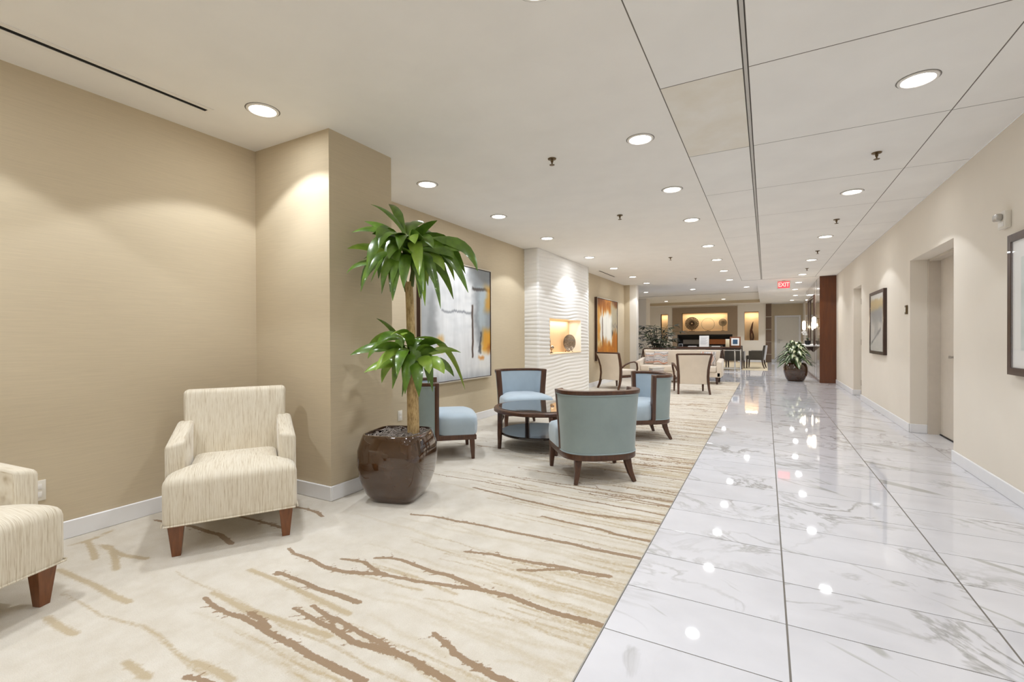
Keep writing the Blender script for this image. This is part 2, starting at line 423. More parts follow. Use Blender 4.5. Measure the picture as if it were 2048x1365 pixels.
# carpet with the branch pattern held as distance fields
DARK = [[(-2.33,1.66),(-2.25,1.63),(-2.1,1.63),(-2.0,1.61),(-1.92,1.61),(-1.85,1.62),(-1.76,1.65),(-1.66,1.7)],
[(-1.97,1.71),(-1.89,1.73),(-1.83,1.74),(-1.74,1.71),(-1.66,1.69),(-1.56,1.71),(-1.47,1.72),(-1.37,1.75),(-1.27,1.77),(-1.18,1.8),(-1.1,1.81),(-1.02,1.82),(-.93,1.81),(-.84,1.8),(-.75,1.8),(-.66,1.81),(-.5,1.81)],
[(-1.82,1.8),(-1.75,1.84),(-1.68,1.85),(-1.57,1.84),(-1.46,1.83),(-1.37,1.84),(-1.29,1.83),(-1.22,1.82),(-1.18,1.81)],
[(-1.44,2.09),(-1.36,2.11),(-1.29,2.13),(-1.21,2.13),(-1.15,2.14),(-1.05,2.15),(-.95,2.17),(-.87,2.18),(-.79,2.18),(-.67,2.2)],
[(-1.09,2.05),(-1.03,2.07),(-.96,2.12),(-.88,2.17)],
[(-2.06,2.36),(-1.94,2.4),(-1.84,2.41),(-1.74,2.41),(-1.65,2.42),(-1.54,2.43),(-1.45,2.43),(-1.32,2.43),(-1.19,2.44),(-1.07,2.44),(-.96,2.45),(-.84,2.44),(-.73,2.45),(-.5,2.46)],
[(-2.0,3.02),(-1.88,3.0),(-1.7,2.98),(-1.52,2.95),(-1.38,2.94),(-1.21,2.92),(-1.0,2.92),(-.88,2.94),(-.75,2.96),(-.5,2.98)],
[(-1.28,2.74),(-1.13,2.72),(-1.0,2.72),(-.88,2.72),(-.78,2.69),(-.69,2.69),(-.5,2.69)],
[(-2.15,1.46),(-2.03,1.46),(-1.94,1.46),(-1.83,1.45),(-1.7,1.46),(-1.58,1.46)],
[(-1.79,1.3),(-1.69,1.29),(-1.61,1.28),(-1.54,1.28),(-1.47,1.27),(-1.39,1.26),(-1.32,1.27),(-1.24,1.28),(-1.2,1.29)],
[(-1.74,1.35),(-1.64,1.33),(-1.55,1.33),(-1.47,1.32),(-1.39,1.31),(-1.31,1.31),(-1.24,1.29),(-1.18,1.29),(-1.12,1.29),(-1.06,1.28),(-.96,1.27),(-.8,1.25)],
[(-1.63,1.33),(-1.58,1.32),(-1.53,1.28)],
[(-1.15,1.45),(-1.1,1.43),(-1.04,1.41),(-1.0,1.39),(-.94,1.38),(-.88,1.37),(-.82,1.36),(-.6,1.36)],
[(-2.87,2.09),(-2.75,2.1),(-2.64,2.09),(-2.55,2.06)],
[(-2.22,1.16),(-2.11,1.14),(-2.01,1.14),(-1.91,1.15),(-1.83,1.15),(-1.73,1.14),(-1.64,1.14),(-1.55,1.14),(-1.47,1.13),(-1.4,1.13),(-1.2,1.13)],
[(-1.93,1.19),(-1.85,1.18),(-1.76,1.16)],
[(-1.76,.85),(-1.71,.87),(-1.4,.9)],
[(-3.47,1.51),(-3.31,1.53),(-3.13,1.57),(-2.97,1.57),(-2.85,1.58),(-2.67,1.54)],
[(-3.11,1.8),(-2.96,1.81),(-2.77,1.82),(-2.6,1.82)]]
PALE = [[(-3.15,.95),(-2.97,.96),(-2.78,.97),(-2.59,.97),(-2.48,.98)],[(-2.23,1.2),(-2.11,1.2),(-1.98,1.19),(-1.91,1.2),(-1.5,1.24)],
[(-2.65,.76),(-2.53,.76),(-2.4,.77)],[(-2.03,.79),(-1.95,.79),(-1.87,.79)],[(-1.81,.91),(-1.71,.92),(-1.6,.92)],[(-3.47,1.09),(-3.46,1.15),(-3.45,1.2),(-3.51,1.31)],
[(-3.46,1.17),(-3.24,1.12),(-3.13,1.09)],[(-3.26,1.2),(-3.03,1.14),(-2.89,1.09)],[(-3.3,1.18),(-3.04,1.18),(-2.89,1.22)],[(-2.29,1.41),(-2.09,1.41),(-1.88,1.4),(-1.71,1.39),(-1.55,1.38)]]
def rand_branch(x_tip, x_end, yy, wob):
    n = max(4, int((x_end-x_tip)/0.12)); p = []; yv = yy; sl = RO.uniform(-.05, .05)
    for i in range(n+1):
        p.append((x_tip+(x_end-x_tip)*i/n, yv)); yv += RO.gauss(0, wob)*.6+sl*.1
    return p
segs = {'branch_dark': [], 'branch_pale': [], 'branch_wash': []}
def addpoly(key, p, w0, w1, twigs):
    n = len(p)-1
    for i in range(n):
        k0, k1 = i/n, (i+1)/n
        segs[key].append((p[i], p[i+1], w0+(w1-w0)*k0, w0+(w1-w0)*k1))
    for _ in range(twigs):
        i = RO.randrange(n); f = RO.random(); x = p[i][0]+(p[i+1][0]-p[i][0])*f; yv = p[i][1]+(p[i+1][1]-p[i][1])*f
        sg = RO.choice((-1, 1)); L = RO.uniform(.02, .055)
        segs[key].append(((x, yv), (x-L*RO.uniform(.4,1.2), yv+sg*L), 0.008, 0.003))
for p in DARK: addpoly('branch_dark', p, 0.012, 0.0185 if len(p) > 5 else .014, 5+len(p))
for p in PALE: addpoly('branch_pale', p, 0.020, 0.022, 3)
for k in range(150):
    yy = RO.uniform(3.05, YE); xt = -3.5 + 2.7*RO.random()**.8; xe = min(-.5, xt+RO.uniform(.5, 1.8))
    if RO.random() < .45: xe = -.5
    p = rand_branch(xt, xe, yy, .012); addpoly('branch_dark', p, .007, .012, 6)
    if RO.random() < .5:
        j = len(p)//2; b = rand_branch(max(-3.5, p[j][0]-RO.uniform(.2,.5)), p[j][0], p[j][1]+RO.choice((-1,1))*RO.uniform(.03,.08), .01); b[-1] = p[j]
        addpoly('branch_dark', b, .004, .008, 3)
for k in range(330):
    yy = RO.uniform(.2, YE); xt = -3.1 + 2.6*RO.random()**.55; xe = min(-.5, xt+RO.uniform(.4, 1.5))
    if RO.random() < .5: xe = -.5
    addpoly('branch_pale', rand_branch(xt, xe, yy, .018), .009, .016, 3)
for k in range(420):
    yy = RO.uniform(.6, YE); xt = -2.6 + 2.1*RO.random()**.5; xe = min(-.5, xt+RO.uniform(.3, 1.2))
    addpoly('branch_wash', rand_branch(xt, xe, yy, .03), .014, .028, 1)
ys = np.concatenate([np.arange(YB, .6, .2), np.arange(.6, 3.6, .012), np.arange(3.6, 7.0, .018), np.arange(7.0, YE, .03), [YE]])
xs = np.unique(np.concatenate([np.linspace(XL, -3.2, 12), np.linspace(-3.2, XE, 175)]))
ny, nx = len(ys), len(xs)
GX, GY = np.meshgrid(xs, ys)
fields = {}
for key, sg in segs.items():
    D = np.full((ny, nx), 0.2)
    for (ax, ay), (bx, by), wa, wb in sg:
        pad = .09
        i0, i1 = np.searchsorted(ys, min(ay, by)-pad), np.searchsorted(ys, max(ay, by)+pad)
        j0, j1 = np.searchsorted(xs, min(ax, bx)-pad), np.searchsorted(xs, max(ax, bx)+pad)
        if i1 <= i0 or j1 <= j0: continue
        px, py = GX[i0:i1, j0:j1], GY[i0:i1, j0:j1]
        dx, dy = bx-ax, by-ay; L2 = dx*dx+dy*dy+1e-9
        tt = np.clip(((px-ax)*dx+(py-ay)*dy)/L2, 0, 1)
        d = np.hypot(px-ax-tt*dx, py-ay-tt*dy)-(wa+(wb-wa)*tt)
        D[i0:i1, j0:j1] = np.minimum(D[i0:i1, j0:j1], d)
    fields[key] = D.ravel()
V = np.stack([GX.ravel(), GY.ravel(), np.full(nx*ny, 0.0)], 1)
idx = np.arange(nx*ny).reshape(ny, nx)
xm = (xs[:-1]+xs[1:])/2; ym = (ys[:-1]+ys[1:])/2; XM, YM = np.meshgrid(xm, ym)
keep = ~(((XM < -2.76) & (YM > 2.31) & (YM < 2.90)) | ((XM < -3.37) & (YM > 7.05) & (YM < 9.49)))
Fq = np.stack([idx[:-1,:-1], idx[:-1,1:], idx[1:,1:], idx[1:,:-1]], -1)[keep]
me = bpy.data.meshes.new('carpet'); me.from_pydata(V.tolist(), [], Fq.tolist())
for key, D in fields.items():
    a = me.attributes.new(key, 'FLOAT', 'POINT'); a.data.foreach_set('value', D.astype(np.float32))
cp = tag(link('carpet', me, M['carpet']), 'beige lounge carpet woven with brown branch pattern along the marble', 'carpet')
MB().box(XE, XE+.005, YB, YE, -.0014, 0.001).build('edge_strip', M['steel'], cp, smooth=False)
tag(MB().box(-5.0, 0.06, 18.10, 23.9, 0.0, 0.006).build('area_rug', M['rug'], bevel=.003), 'plain beige rug under the dining chairs before the fireplace', 'rug')

# ---------------------------------------------------------------- ceiling
ce = MB()
ce.box(-6.2, -0.566, YB-.2, 15.0, CZ, CZ+.3)
ce.box(-0.566, 2.2, 13.90, 15.0, CZ, CZ+.3)
ce.box(-0.22, 2.2, 15.0, YF+.4, CZ, CZ+.3)
ce.box(-6.2, -0.22, 23.0, YF+.4, CZ, CZ+.3)
ce.box(-6.2, -0.22, 15.0, 23.0, 2.80, CZ+.3)
ce = struct(ce.build('ceiling', M['ceiling'], smooth=False))
MB().box(-6.2, -0.22, 22.985, 22.999, CZ+.001, 2.799).build('soffit_band', M['wall_tan'], ce, smooth=False)
gxs = [(-0.560, -0.112), (-0.082, 1.0865), (1.0935, 1.526)]
gy = [2.916+1.2164*k for k in range(-5, 10)]
MB().box(-0.566, XR, YB, 13.90, CZ+.016, CZ+.05).build('grid_backing', M['reveal'], ce, smooth=False)
MB().box(-0.106, -0.088, YB, 13.89, CZ-.002, CZ+.016).build('main_tee', M['ceiling_grid'], ce, smooth=False)
MB().box(1.0868, 1.0932, YB, 13.89, CZ+.0015, CZ+.016).build('long_seam_shade', M['reveal'], ce, smooth=False)  # grey strips along the hall, shadow lines of the seams put into colour
MB().box(-.566, -.5602, YB, 13.89, CZ+.0015, CZ+.016).build('long_seam_shade', M['reveal'], ce, smooth=False)
for x in (-.1115, -.0825): MB().box(x-.0015, x+.0015, YB, 13.89, CZ+.0005, CZ+.016).build('tee_edge_shade', M['reveal'], ce, smooth=False)
for yb in [2.916+1.2164*k for k in range(-4, 10)]+[13.893]:
    for x0, x1 in gxs: MB().box(x0, x1, yb-.0038, yb+.0038, CZ+.0012, CZ+.016).build('cross_seam_shade', M['reveal'], ce, smooth=False)  # nearly flush strips, seam shade painted in grey
ctm = {}
for k in range(len(gy)):
    a = gy[k]; b = min(gy[k]+1.2164, 13.89)
    if a >= 13.8: continue
    a = max(a, YB)
    for c, (x0, x1) in enumerate(gxs):
        key = (c, round(b-a, 3))
        if key not in ctm:
            w, h = (x1-x0)/2, (b-a)/2-.004
            ctm[key] = MB().box(-w, w, -h, h, -.016, 0.0).mesh('ceiling_tile', bevel=.0015, seg=1, smooth=False); ctm[key].materials.append(M['tile_white'])
        o = link('ceiling_tile', ctm[key], None, ce, ((x0+x1)/2, (a+b)/2, CZ+.016))
        if c == 0 and k == 5:
            o.data = ctm[key].copy(); o.data.materials.clear(); o.data.materials.append(M['tile_stain']); o['label'] = 'water-stained yellowish ceiling tile'

# ---------------------------------------------------------------- walls
struct(MB().box(XL-.25, XL, YB, 13.36, 0, CZ).build('wall_left', M['wall_tan'], smooth=False))
struct(MB().box(XL, -2.74, 2.29, 2.92, 0, CZ).build('wall_pilaster', M['wall_tan'], smooth=False))
struct(MB().box(XL-.25, -3.44, 13.36, 13.62, 0, CZ).build('wall_left_return', M['wall_tan'], smooth=False))
struct(MB().box(-3.44, -3.25, 13.37, 13.62, 0, CZ).build('wall_left_end', M['wall_pale'], smooth=False))
struct(MB().box(-6.2, XL-.25, 13.36, 13.62, 0, CZ).build('wall_alcove_near', M['wall_pale'], smooth=False))
struct(MB().box(-6.2, -6.0, 13.62, 24.0, 0, 2.8).build('wall_alcove_left', M['wall_pale'], smooth=False))
struct(MB().box(-6.0, -4.42, 19.85, 20.6, 0, 2.8).build('wall_alcove_block', M['wall_pale'], smooth=False))
struct(MB().box(-6.2, 2.2, YB-.2, YB, 0, CZ).build('wall_behind', M['wall_cream'], smooth=False))
# right wall with two door recesses
struct(link('wall_right', holed('x', YB, 13.88, 0, CZ, XR, XR+.5, [(5.745, 7.23, 0, 2.075), (10.47, 11.34, 0, 2.11)]), M['wall_cream']))
struct(MB().box(XR+.5, XR+.6, YB, 14.0, 0, CZ).build('wall_right_backing', M['wall_cream'], smooth=False))
struct(MB().box(1.47, 1.9, 18.6, YF, 0, CZ).build('wall_right_far', M['wall_pale'], smooth=False))
# far walls
FW = [(-4.62,-4.28,1.0,2.31), (-3.61,-1.577,1.455,2.331), (-3.82,-1.366,0.62,1.287), (-0.862,-0.291,1.004,2.326)]
struct(link('wall_far', holed('y', -6.2, 0.0, 0, CZ, 24.0, 24.25, FW), M['wall_pale']))
struct(link('wall_fireplace', holed('y', -4.055, -1.153, 0, 2.605, 23.965, 24.0, FW[1:3]), M['brown_wall']))
struct(MB().box(-6.2, 0.0, 24.4, 24.6, 0, CZ).build('wall_far_backing', M['wall_pale'], smooth=False))
struct(link('wall_end', holed('y', 0.0, 2.2, 0, CZ, YF, YF+.2, [(0.40, 1.36, 0, 2.10)]), M['wall_tan']))
struct(MB().box(0.0, 0.03, 24.01, YF, 0, CZ).build('wall_end_return', M['wall_pale'], smooth=False))
struct(MB().box(0.3, 1.5, YF+.2, YF+.3, 0, CZ).build('wall_end_backing', M['wall_tan'], smooth=False))
# brown tiled strip left of the far door
ts = tag(MB().box(0.0, 0.228, 23.99, 24.02, 0.0, CZ).build('tiled_pier', M['plastic_white'], smooth=False), 'narrow pier of brown tiles with pale joints beside far door', 'wall tiles')
zz = [0.0, .37, .935, 1.5, 2.07, CZ-.005]
for a, b in zip(zz[:-1], zz[1:]):
    MB().box(0.002, 0.226, 23.96, 23.992, a+.012, b-.012).build('tile', M['brown_tile'], ts, bevel=.003, smooth=False)

def niche_box(name, x0, x1, z0, z1, yf, depth, mat):
    mb = MB(); e = .01
    mb.box(x0-e, x1+e, yf+depth, yf+depth+e, z0-e, z1+e); mb.box(x0-e, x0, yf, yf+depth, z0-e, z1+e); mb.box(x1, x1+e, yf, yf+depth, z0-e, z1+e)
    mb.box(x0, x1, yf, yf+depth, z0-e, z0); mb.box(x0, x1, yf, yf+depth, z1, z1+e)
    return struct(mb.build(name, mat, smooth=False))
niche_box('trim_1', -3.61, -1.577, 1.455, 2.331, 24.005, .32, M['niche'])
niche_box('trim_2', -0.862, -0.291, 1.004, 2.326, 24.005, .32, M['niche'])
niche_box('trim_3', -4.62, -4.28, 1.0, 2.31, 24.005, .32, M['niche'])
def area(name, loc, sx, sy, w, col, rot=(0,0,0), spread=pi):
    d = bpy.data.lights.new(name, 'AREA'); d.shape = 'RECTANGLE'; d.size = sx; d.size_y = sy; d.energy = w; d.color = col; d.spread = spread
    o = bpy.data.objects.new(name, d); COL.objects.link(o); o.location = loc; o.rotation_euler = rot; return o
WARM = (1.0, 0.78, 0.52)
area('niche_strip_lamp', (-2.59, 24.12, 2.32), 1.9, .05, 8, WARM)
area('niche_strip_lamp', (-0.576, 24.12, 2.31), .5, .05, 3.0, WARM)
area('niche_strip_lamp', (-4.45, 24.12, 2.30), .3, .05, 2.0, WARM)

# wavy plaster feature wall with its niche
PX, PY0, PY1 = -3.345, 7.03, 9.515
NY0, NY1, NZ0, NZ1 = 7.50, 9.04, 0.88, 1.505
def wave(sv, z):
    ph = 2*pi/.066*(z + .024*np.sin(1.7*sv+.8*z) + .014*np.sin(3.1*sv-2.1*z+1) + .0035*np.sin(7.7*sv+9*z) + .010*np.sin(2.3*z+3.1*sv))
    am = .6 + .25*np.sin(3.1*sv+6.0*z)+.15*np.sin(7.7*sv-9*z+2)
    return .0135*am*(np.abs(np.sin(ph/2))**.8)
zl = np.unique(np.concatenate([np.arange(0, CZ, .0085), [NZ0, NZ1, CZ-.002]]))
sl = np.unique(np.concatenate([np.linspace(0, .255, 9), np.arange(.255, .255+PY1-PY0, .035), [.255+NY0-PY0, .255+NY1-PY0, .255+PY1-PY0]]))
SV, ZV = np.meshgrid(sl, zl); WV = wave(SV, ZV)
side = SV <= .2551
Xp = np.where(side, XL+SV, PX+WV); Yp = np.where(side, PY0-WV, PY0+SV-.255)
cmask = np.abs(SV-.255) < 1e-6
Xp = np.where(cmask, PX+WV*.7, Xp); Yp = np.where(cmask, PY0-WV*.7, Yp)
V = np.stack([Xp.ravel(), Yp.ravel(), ZV.ravel()], 1); n2 = len(sl)
fq = []
for i in range(len(zl)-1):
    for j in range(n2-1):
        ym = PY0+(sl[j]+sl[j+1])/2-.255; zm = (zl[i]+zl[i+1])/2
        if sl[j] >= .25 and NY0 < ym < NY1 and NZ0 < zm < NZ1: continue
        fq.append((i*n2+j, i*n2+j+1, (i+1)*n2+j+1, (i+1)*n2+j))
me = bpy.data.meshes.new('wall_feature'); me.from_pydata(V.tolist(), [], fq); me.shade_smooth()
wf = struct(link('wall_feature', me, M['wave']))
MB().box(XL, PX+.012, PY1, PY1+.012, 0, CZ).build('panel_end', M['wave'], wf, smooth=False)
nb = MB(); e = .012
nb.box(XL+.004, XL+.012, NY0-e, NY1+e, NZ0-e, NZ1+e); nb.box(XL+.012, PX+.006, NY0-e, NY0, NZ0-e, NZ1+e)
nb.box(XL+.012, PX+.014, NY0, NY1, NZ0-e, NZ0); nb.box(XL+.012, PX+.006, NY0, NY1, NZ1, NZ1+e)
nb.build('niche_lining', M['niche'], wf, smooth=False)
MB().box(XL+.012, PX+.010, NY1, NY1+e, NZ0-e, NZ1+e).build('niche_end', M['wave'], wf, smooth=False)
area('niche_strip_lamp', (XL+.10, (NY0+NY1)/2, NZ1-.006), .05, 1.3, 3.2, (1.0, .84, .66))

# baseboards
def base(name, boxes):
    mb = MB()
    for b in boxes: mb.box(*b)
    return struct(mb.build(name, M['trim_white'], bevel=.004, seg=1))
bh, bt = .105, .016
base('baseboard_left', [(XL, XL+bt, YB, 2.29, 0, bh), (XL, XL+bt, 2.92, 7.01, 0, bh), (XL, XL+bt, 9.53, 13.36, 0, bh)])
base('baseboard_pilaster', [(XL+bt, -2.74+bt, 2.29-bt, 2.29, 0, bh), (-2.74, -2.74+bt, 2.29, 2.92+bt, 0, bh), (XL+bt, -2.74, 2.92, 2.92+bt, 0, bh)])
base('baseboard_left_end', [(XL+bt, -3.25, 13.36-bt, 13.36, 0, bh), (-3.25, -3.25+bt, 13.36-bt, 13.62, 0, bh)])
base('baseboard_right', [(XR-bt, XR, YB, 5.745, 0, bh), (XR-bt, XR, 7.23, 10.47, 0, bh), (XR-bt, XR, 11.34, 13.86, 0, bh), (XR, 1.69, 7.23-bt, 7.23, 0, bh), (XR, 1.65, 11.34-bt, 11.34, 0, bh)])
base('baseboard_far', [(0.23, 0.36, YF-bt, YF, 0, .12), (1.40, 1.47, YF-bt, YF, 0, .12), (-1.15, -.002, 24.0-bt, 24.0, 0, .12), (-6.0, -4.06, 24-bt, 24.0, 0, .12)])

# doors
d1 = struct(MB().box(1.80, 1.845, 5.76, 7.20, .012, 2.07).build('door_1', M['door_grey'], bevel=.002, smooth=False)); d1['label'] = 'flush greige door in the deep near recess'
MB().box(1.69, 1.80, 7.185, 7.229, 0, 2.073).build('door_frame', M['door_grey'], d1, smooth=False)
MB().box(1.70, 2.03, 5.75, 7.225, 2.05, 2.074).build('door_head', M['door_grey'], d1, smooth=False)
MB().box(1.79, 1.86, 5.76, 7.18, 0.0, .010).build('threshold', M['black'], d1, smooth=False)
MB().tube([(1.80,6.76,.93),(1.77,6.76,.93)], .012, 10).build('door_pull', M['steel'], d1)
MB().box(1.765, 1.775, 6.73, 6.79, .915, .945).build('door_plate', M['steel'], d1, bevel=.003)
d2 = struct(MB().box(1.68, 1.725, 10.48, 11.32, .012, 2.10).build('door_2', M['door_grey'], bevel=.002, smooth=False)); d2['label'] = 'flush door in the far recess of the right wall'
MB().box(1.655, 1.68, 11.30, 11.338, 0, 2.105).build('door_frame', M['door_grey'], d2, smooth=False)
for z in (.25, 1.05, 1.85):
    MB().box(1.655, 1.68, 11.285, 11.30, z-.05, z+.05).tube([(1.652,11.292,z-.055),(1.652,11.292,z+.055)], .007, 8).build('hinge', M['brass'], d2, smooth=False)
d3 = struct(MB().box(0.445, 1.315, YF+.06, YF+.10, .01, 2.055).build('door_3', M['door_white'], bevel=.002, smooth=False)); d3['label'] = 'white door at the end of the corridor'
MB().box(.36, .445, YF-.02, YF+.10, 0, 2.14).box(1.315, 1.40, YF-.02, YF+.10, 0, 2.14).box(.445, 1.315, YF-.02, YF+.10, 2.06, 2.14).build('door_frame', M['trim_white'], d3, bevel=.004)
MB().tube([(.54,YF+.06,1.0),(.54,YF+.01,1.0),(.56,YF,1.0),(.68,YF,1.0)], .011, 8).build('lever_handle', M['steel'], d3)
MB().box(.51, .57, YF+.052, YF+.06, .86, 1.06).build('lock_plate', M['steel'], d3, bevel=.003)

# wood-clad block on the right with a mirrored recess
WB = struct(MB().box(1.185, XR, 13.885, 13.93, .012, CZ).build('wall_wood_block', M['wood_red'], smooth=False))
MB().box(1.183, XR, 13.88, 13.885, 0, .07).build('kick_board', M['wood_red'], WB, smooth=False)
pw = struct(link('wall_gloss_panels', holed('x', 13.93, 18.6, .07, CZ, 1.187, 1.24, [(15.38, 17.27, .9, 2.28)]), M['panel_gloss']))
MB().box(1.189, 1.24, 13.93, 18.6, 0, .07).build('kick_board', M['wood_red'], pw, smooth=False)
MB().box(1.24, 1.9, 18.55, 18.6, 0, CZ).build('panel_end', M['panel_gloss'], pw, smooth=False)
for yy in (14.66, 15.30, 17.34, 17.95): MB().box(1.1855, 1.1875, yy-.004, yy+.004, .07, CZ).build('panel_joint', M['black'], pw, smooth=False)
mr = tag(MB().box(1.205, 1.215, 15.385, 17.265, .905, 2.275).build('mirror', M['mirror'], smooth=False), 'tall mirror set in the gloss panelled recess behind the orchid', 'mirror')
MB().box(1.160, 1.1865, 15.33, 15.39, .93, 2.33).box(1.160, 1.1865, 17.26, 17.32, .93, 2.33).box(1.160, 1.1865, 15.39, 17.26, 2.27, 2.33).build('recess_frame', M['espresso'], mr, smooth=False)
sh = tag(MB().box(0.98, 1.184, 15.40, 17.25, .885, .93).build('wall_shelf', M['trim_white'], bevel=.004), 'white stone ledge under the mirror carrying an orchid', 'shelf')
for yy in (15.7, 16.95): MB().add([(1.184,yy-.02,.885),(1.184,yy+.02,.885),(1.02,yy+.02,.885),(1.02,yy-.02,.885),(1.184,yy-.02,.72),(1.184,yy+.02,.72)], [(0,1,2,3),(0,3,4),(1,5,2),(3,2,5,4),(0,4,5,1)]).build('bracket', M['espresso'], sh, smooth=False)
orc = thing('potted_orchid', 'white orchid in a small pot on the ledge by the mirror', 'plant', (1.055, 15.75, .93))
MB().lathe([(.045,0),(.065,.02),(.075,.12),(.07,.12),(.06,.1)], 16).build('pot', M['black'], orc)
MB().tube([(0,0,.1),(-.02,.02,.25),(-.06,.05,.36),(-.12,.08,.38)], .005, 6).build('stem', M['stem_green'], orc)
for k, (x, y_, z) in enumerate([(-.05,.05,.36),(-.09,.06,.38),(-.12,.08,.36),(-.03,.03,.30),(-.10,.02,.31)]):
    mb = MB()
    for q in range(5):
        a = 2*pi*q/5; mb.add([(x,y_,z),(x+.02*cos(a-.5),y_-.012,z+.02*sin(a-.5)),(x+.045*cos(a),y_-.006,z+.045*sin(a)),(x+.02*cos(a+.5),y_-.012,z+.02*sin(a+.5))], [(0,1,2,3)])
    mb.build('flower', M['white_petal'], orc)
for a in (.3, 1.8, 3.3, 4.9):
    mb = MB(); P = []
    for i in range(6):
        u = i/5; r = .115*u; w = .02*sin(pi*min(1, u*.9+.1)); zc = .12+.09*sin(u*2.4)-.03*u
        P.append([(r*cos(a)-w*sin(a), r*sin(a)+w*cos(a), zc), (r*cos(a), r*sin(a), zc-.006), (r*cos(a)+w*sin(a), r*sin(a)-w*cos(a), zc)])
    mb.grid(P).build('leaf', M['palm_leaf'], orc)
for k, (yy, lab) in enumerate([(14.08, 'lit glass sconce nearest the dark wood end panel'), (17.62, 'lit glass sconce beyond the mirror on the gloss panels')]):
    sc = thing('wall_sconce', lab, 'lamp', (1.187, yy, 1.52), 0, 'glass sconces on the gloss panels')
    MB().box(-.018, 0, -.05, .05, -.12, .12).build('back_plate', M['brass'], sc, bevel=.004)
    MB().bar([(-.018,0,-.1),(-.07,0,-.1)], .02, .02).build('bracket', M['brass'], sc)
    MB().bar([(-.018,0,.1),(-.07,0,.1)], .02, .02).build('bracket', M['brass'], sc)
    MB().lathe([(.012,-.150),(.036,-.135),(.045,-.10),(.045,.10),(.036,.135),(.012,.150)], 18, (-.105,0,0)).build('glass_shade', M['sconce_glow'], sc)
    l = bpy.data.lights.new('sconce_bulb', 'POINT'); l.energy = 6; l.color = (1,.85,.62); l.shadow_soft_size = .05
    lo = bpy.data.objects.new('sconce_bulb', l); COL.objects.link(lo); lo.parent = sc; lo.location = (-.20, 0, 0)

# ---------------------------------------------------------------- downlights, sprinklers, slots
ORD = ['first','second','third','fourth','fifth','sixth','seventh','eighth','ninth','tenth']
ring_me = MB().lathe([(.098,0),(.096,-.006),(.082,-.008),(.078,-.003),(.078,.0)], 28, cap=False).mesh('trim_ring'); ring_me.materials.append(M['ring_white'])
lens_me = MB().lathe([(.001,-.004),(.05,-.0035),(.078,-.002)], 28, cap=False).mesh('lens'); lens_me.materials.append(M['lens'])
gap_me = MB().lathe([(.104,-.0005),(.0985,-.001)], 28, cap=False).mesh('painted_shade_ring'); gap_me.materials.append(M['ring_dark'])  # flat grey ring on the ceiling, painted shade around the trim
spot_d = bpy.data.lights.new('downlight_beam', 'SPOT'); spot_d.energy = SPOT_W; spot_d.color = LIGHT_COL
spot_d.spot_size = radians(112); spot_d.spot_blend = 0.13; spot_d.shadow_soft_size = .06
core_d = bpy.data.lights.new('downlight_core', 'SPOT'); core_d.energy = CORE_W; core_d.color = LIGHT_COL
core_d.spot_size = radians(84); core_d.spot_blend = 0.6; core_d.shadow_soft_size = .06
far_d = spot_d.copy(); far_d.energy = SPOT_W*2.2
glow_d = bpy.data.lights.new('downlight_glow', 'AREA'); glow_d.shape = 'DISK'; glow_d.size = .15; glow_d.energy = GLOW_W; glow_d.color = LIGHT_COL
def scaled(d, f):
    c = d.copy(); c.energy = d.energy*f; return c
ROW = {}
for key_, f_ in (('left', 1.30), ('mid', 1.12), ('right', .88), ('far', 1.0)): ROW[key_] = [scaled(d_, f_) for d_ in (far_d if key_ == 'far' else spot_d, core_d, glow_d)]
def downlight(x, y, z, label, group, dark=False, lit=1.0):
    t_ = thing('downlight', label, 'ceiling light', (x, y, z), 0, group)
    link('trim_ring', ring_me, None, t_); link('lens', lens_me, None, t_)
    link('painted_shade_ring', gap_me, None, t_)
    ds = ROW['far' if y > 14.5 else ('left' if x < -2 else ('mid' if x < 0 else 'right'))]
    for d_, nm_ in zip(ds, ('downlight_beam', 'downlight_core', 'downlight_glow')):
        o = bpy.data.objects.new(nm_, d_); COL.objects.link(o); o.parent = t_; o.location = (0,0,-.013)
    return t_
for k, y in enumerate([1.90, 3.59, 4.97, 6.42, 8.34, 9.93, 11.57, 13.10]):
    downlight(-2.90, y, CZ, '%s recessed downlight from the camera in the row beside the left wall' % ORD[k], 'downlights beside the left wall')
for k, y in enumerate([3.57, 4.94, 6.34, 8.29, 9.86, 11.58, 13.49]):
    downlight(-0.835, y, CZ, '%s recessed downlight from the camera in the row left of the tile grid' % ORD[k], 'downlights left of the tile grid')
for k, (x, y) in enumerate([(.785,3.54),(.79,5.95),(.79,8.4),(.79,10.82),(.78,13.22),(.80,15.1),(.82,17.28),(.95,19.8),(.95,22.4)]):
    downlight(x, y, CZ-.001, '%s recessed downlight from the camera in the row above the marble' % ORD[k], 'downlights above the marble walk')
for x, y, lab in [(-3.81,17.1,'leftmost downlight in the raised ceiling tray above the sofa'), (-2.19,16.9,'middle downlight in the raised ceiling tray above the sofa'), (-.55,17.0,'rightmost downlight in the raised ceiling tray above the sofa'),
                  (-3.97,21.9,'left downlight deep in the raised tray near the fireplace'), (-1.59,21.9,'right downlight deep in the raised tray near the fireplace')]:
    downlight(x, y, 2.80, lab, 'downlights in the raised tray')
for k, (x, y) in enumerate([(-2.9,.45),(-2.9,-1.0),(-.835,.3),(-.835,-1.4),(.79,1.1),(.79,-1.3)]):
    downlight(x, y, CZ, 'recessed downlight overhead behind the photographed view, number %s along' % ORD[k], 'downlights overhead')
downlight(-0.86, 1.795, CZ, 'recessed downlight just touching the top edge of the photo', 'downlights left of the tile grid')
spr = None
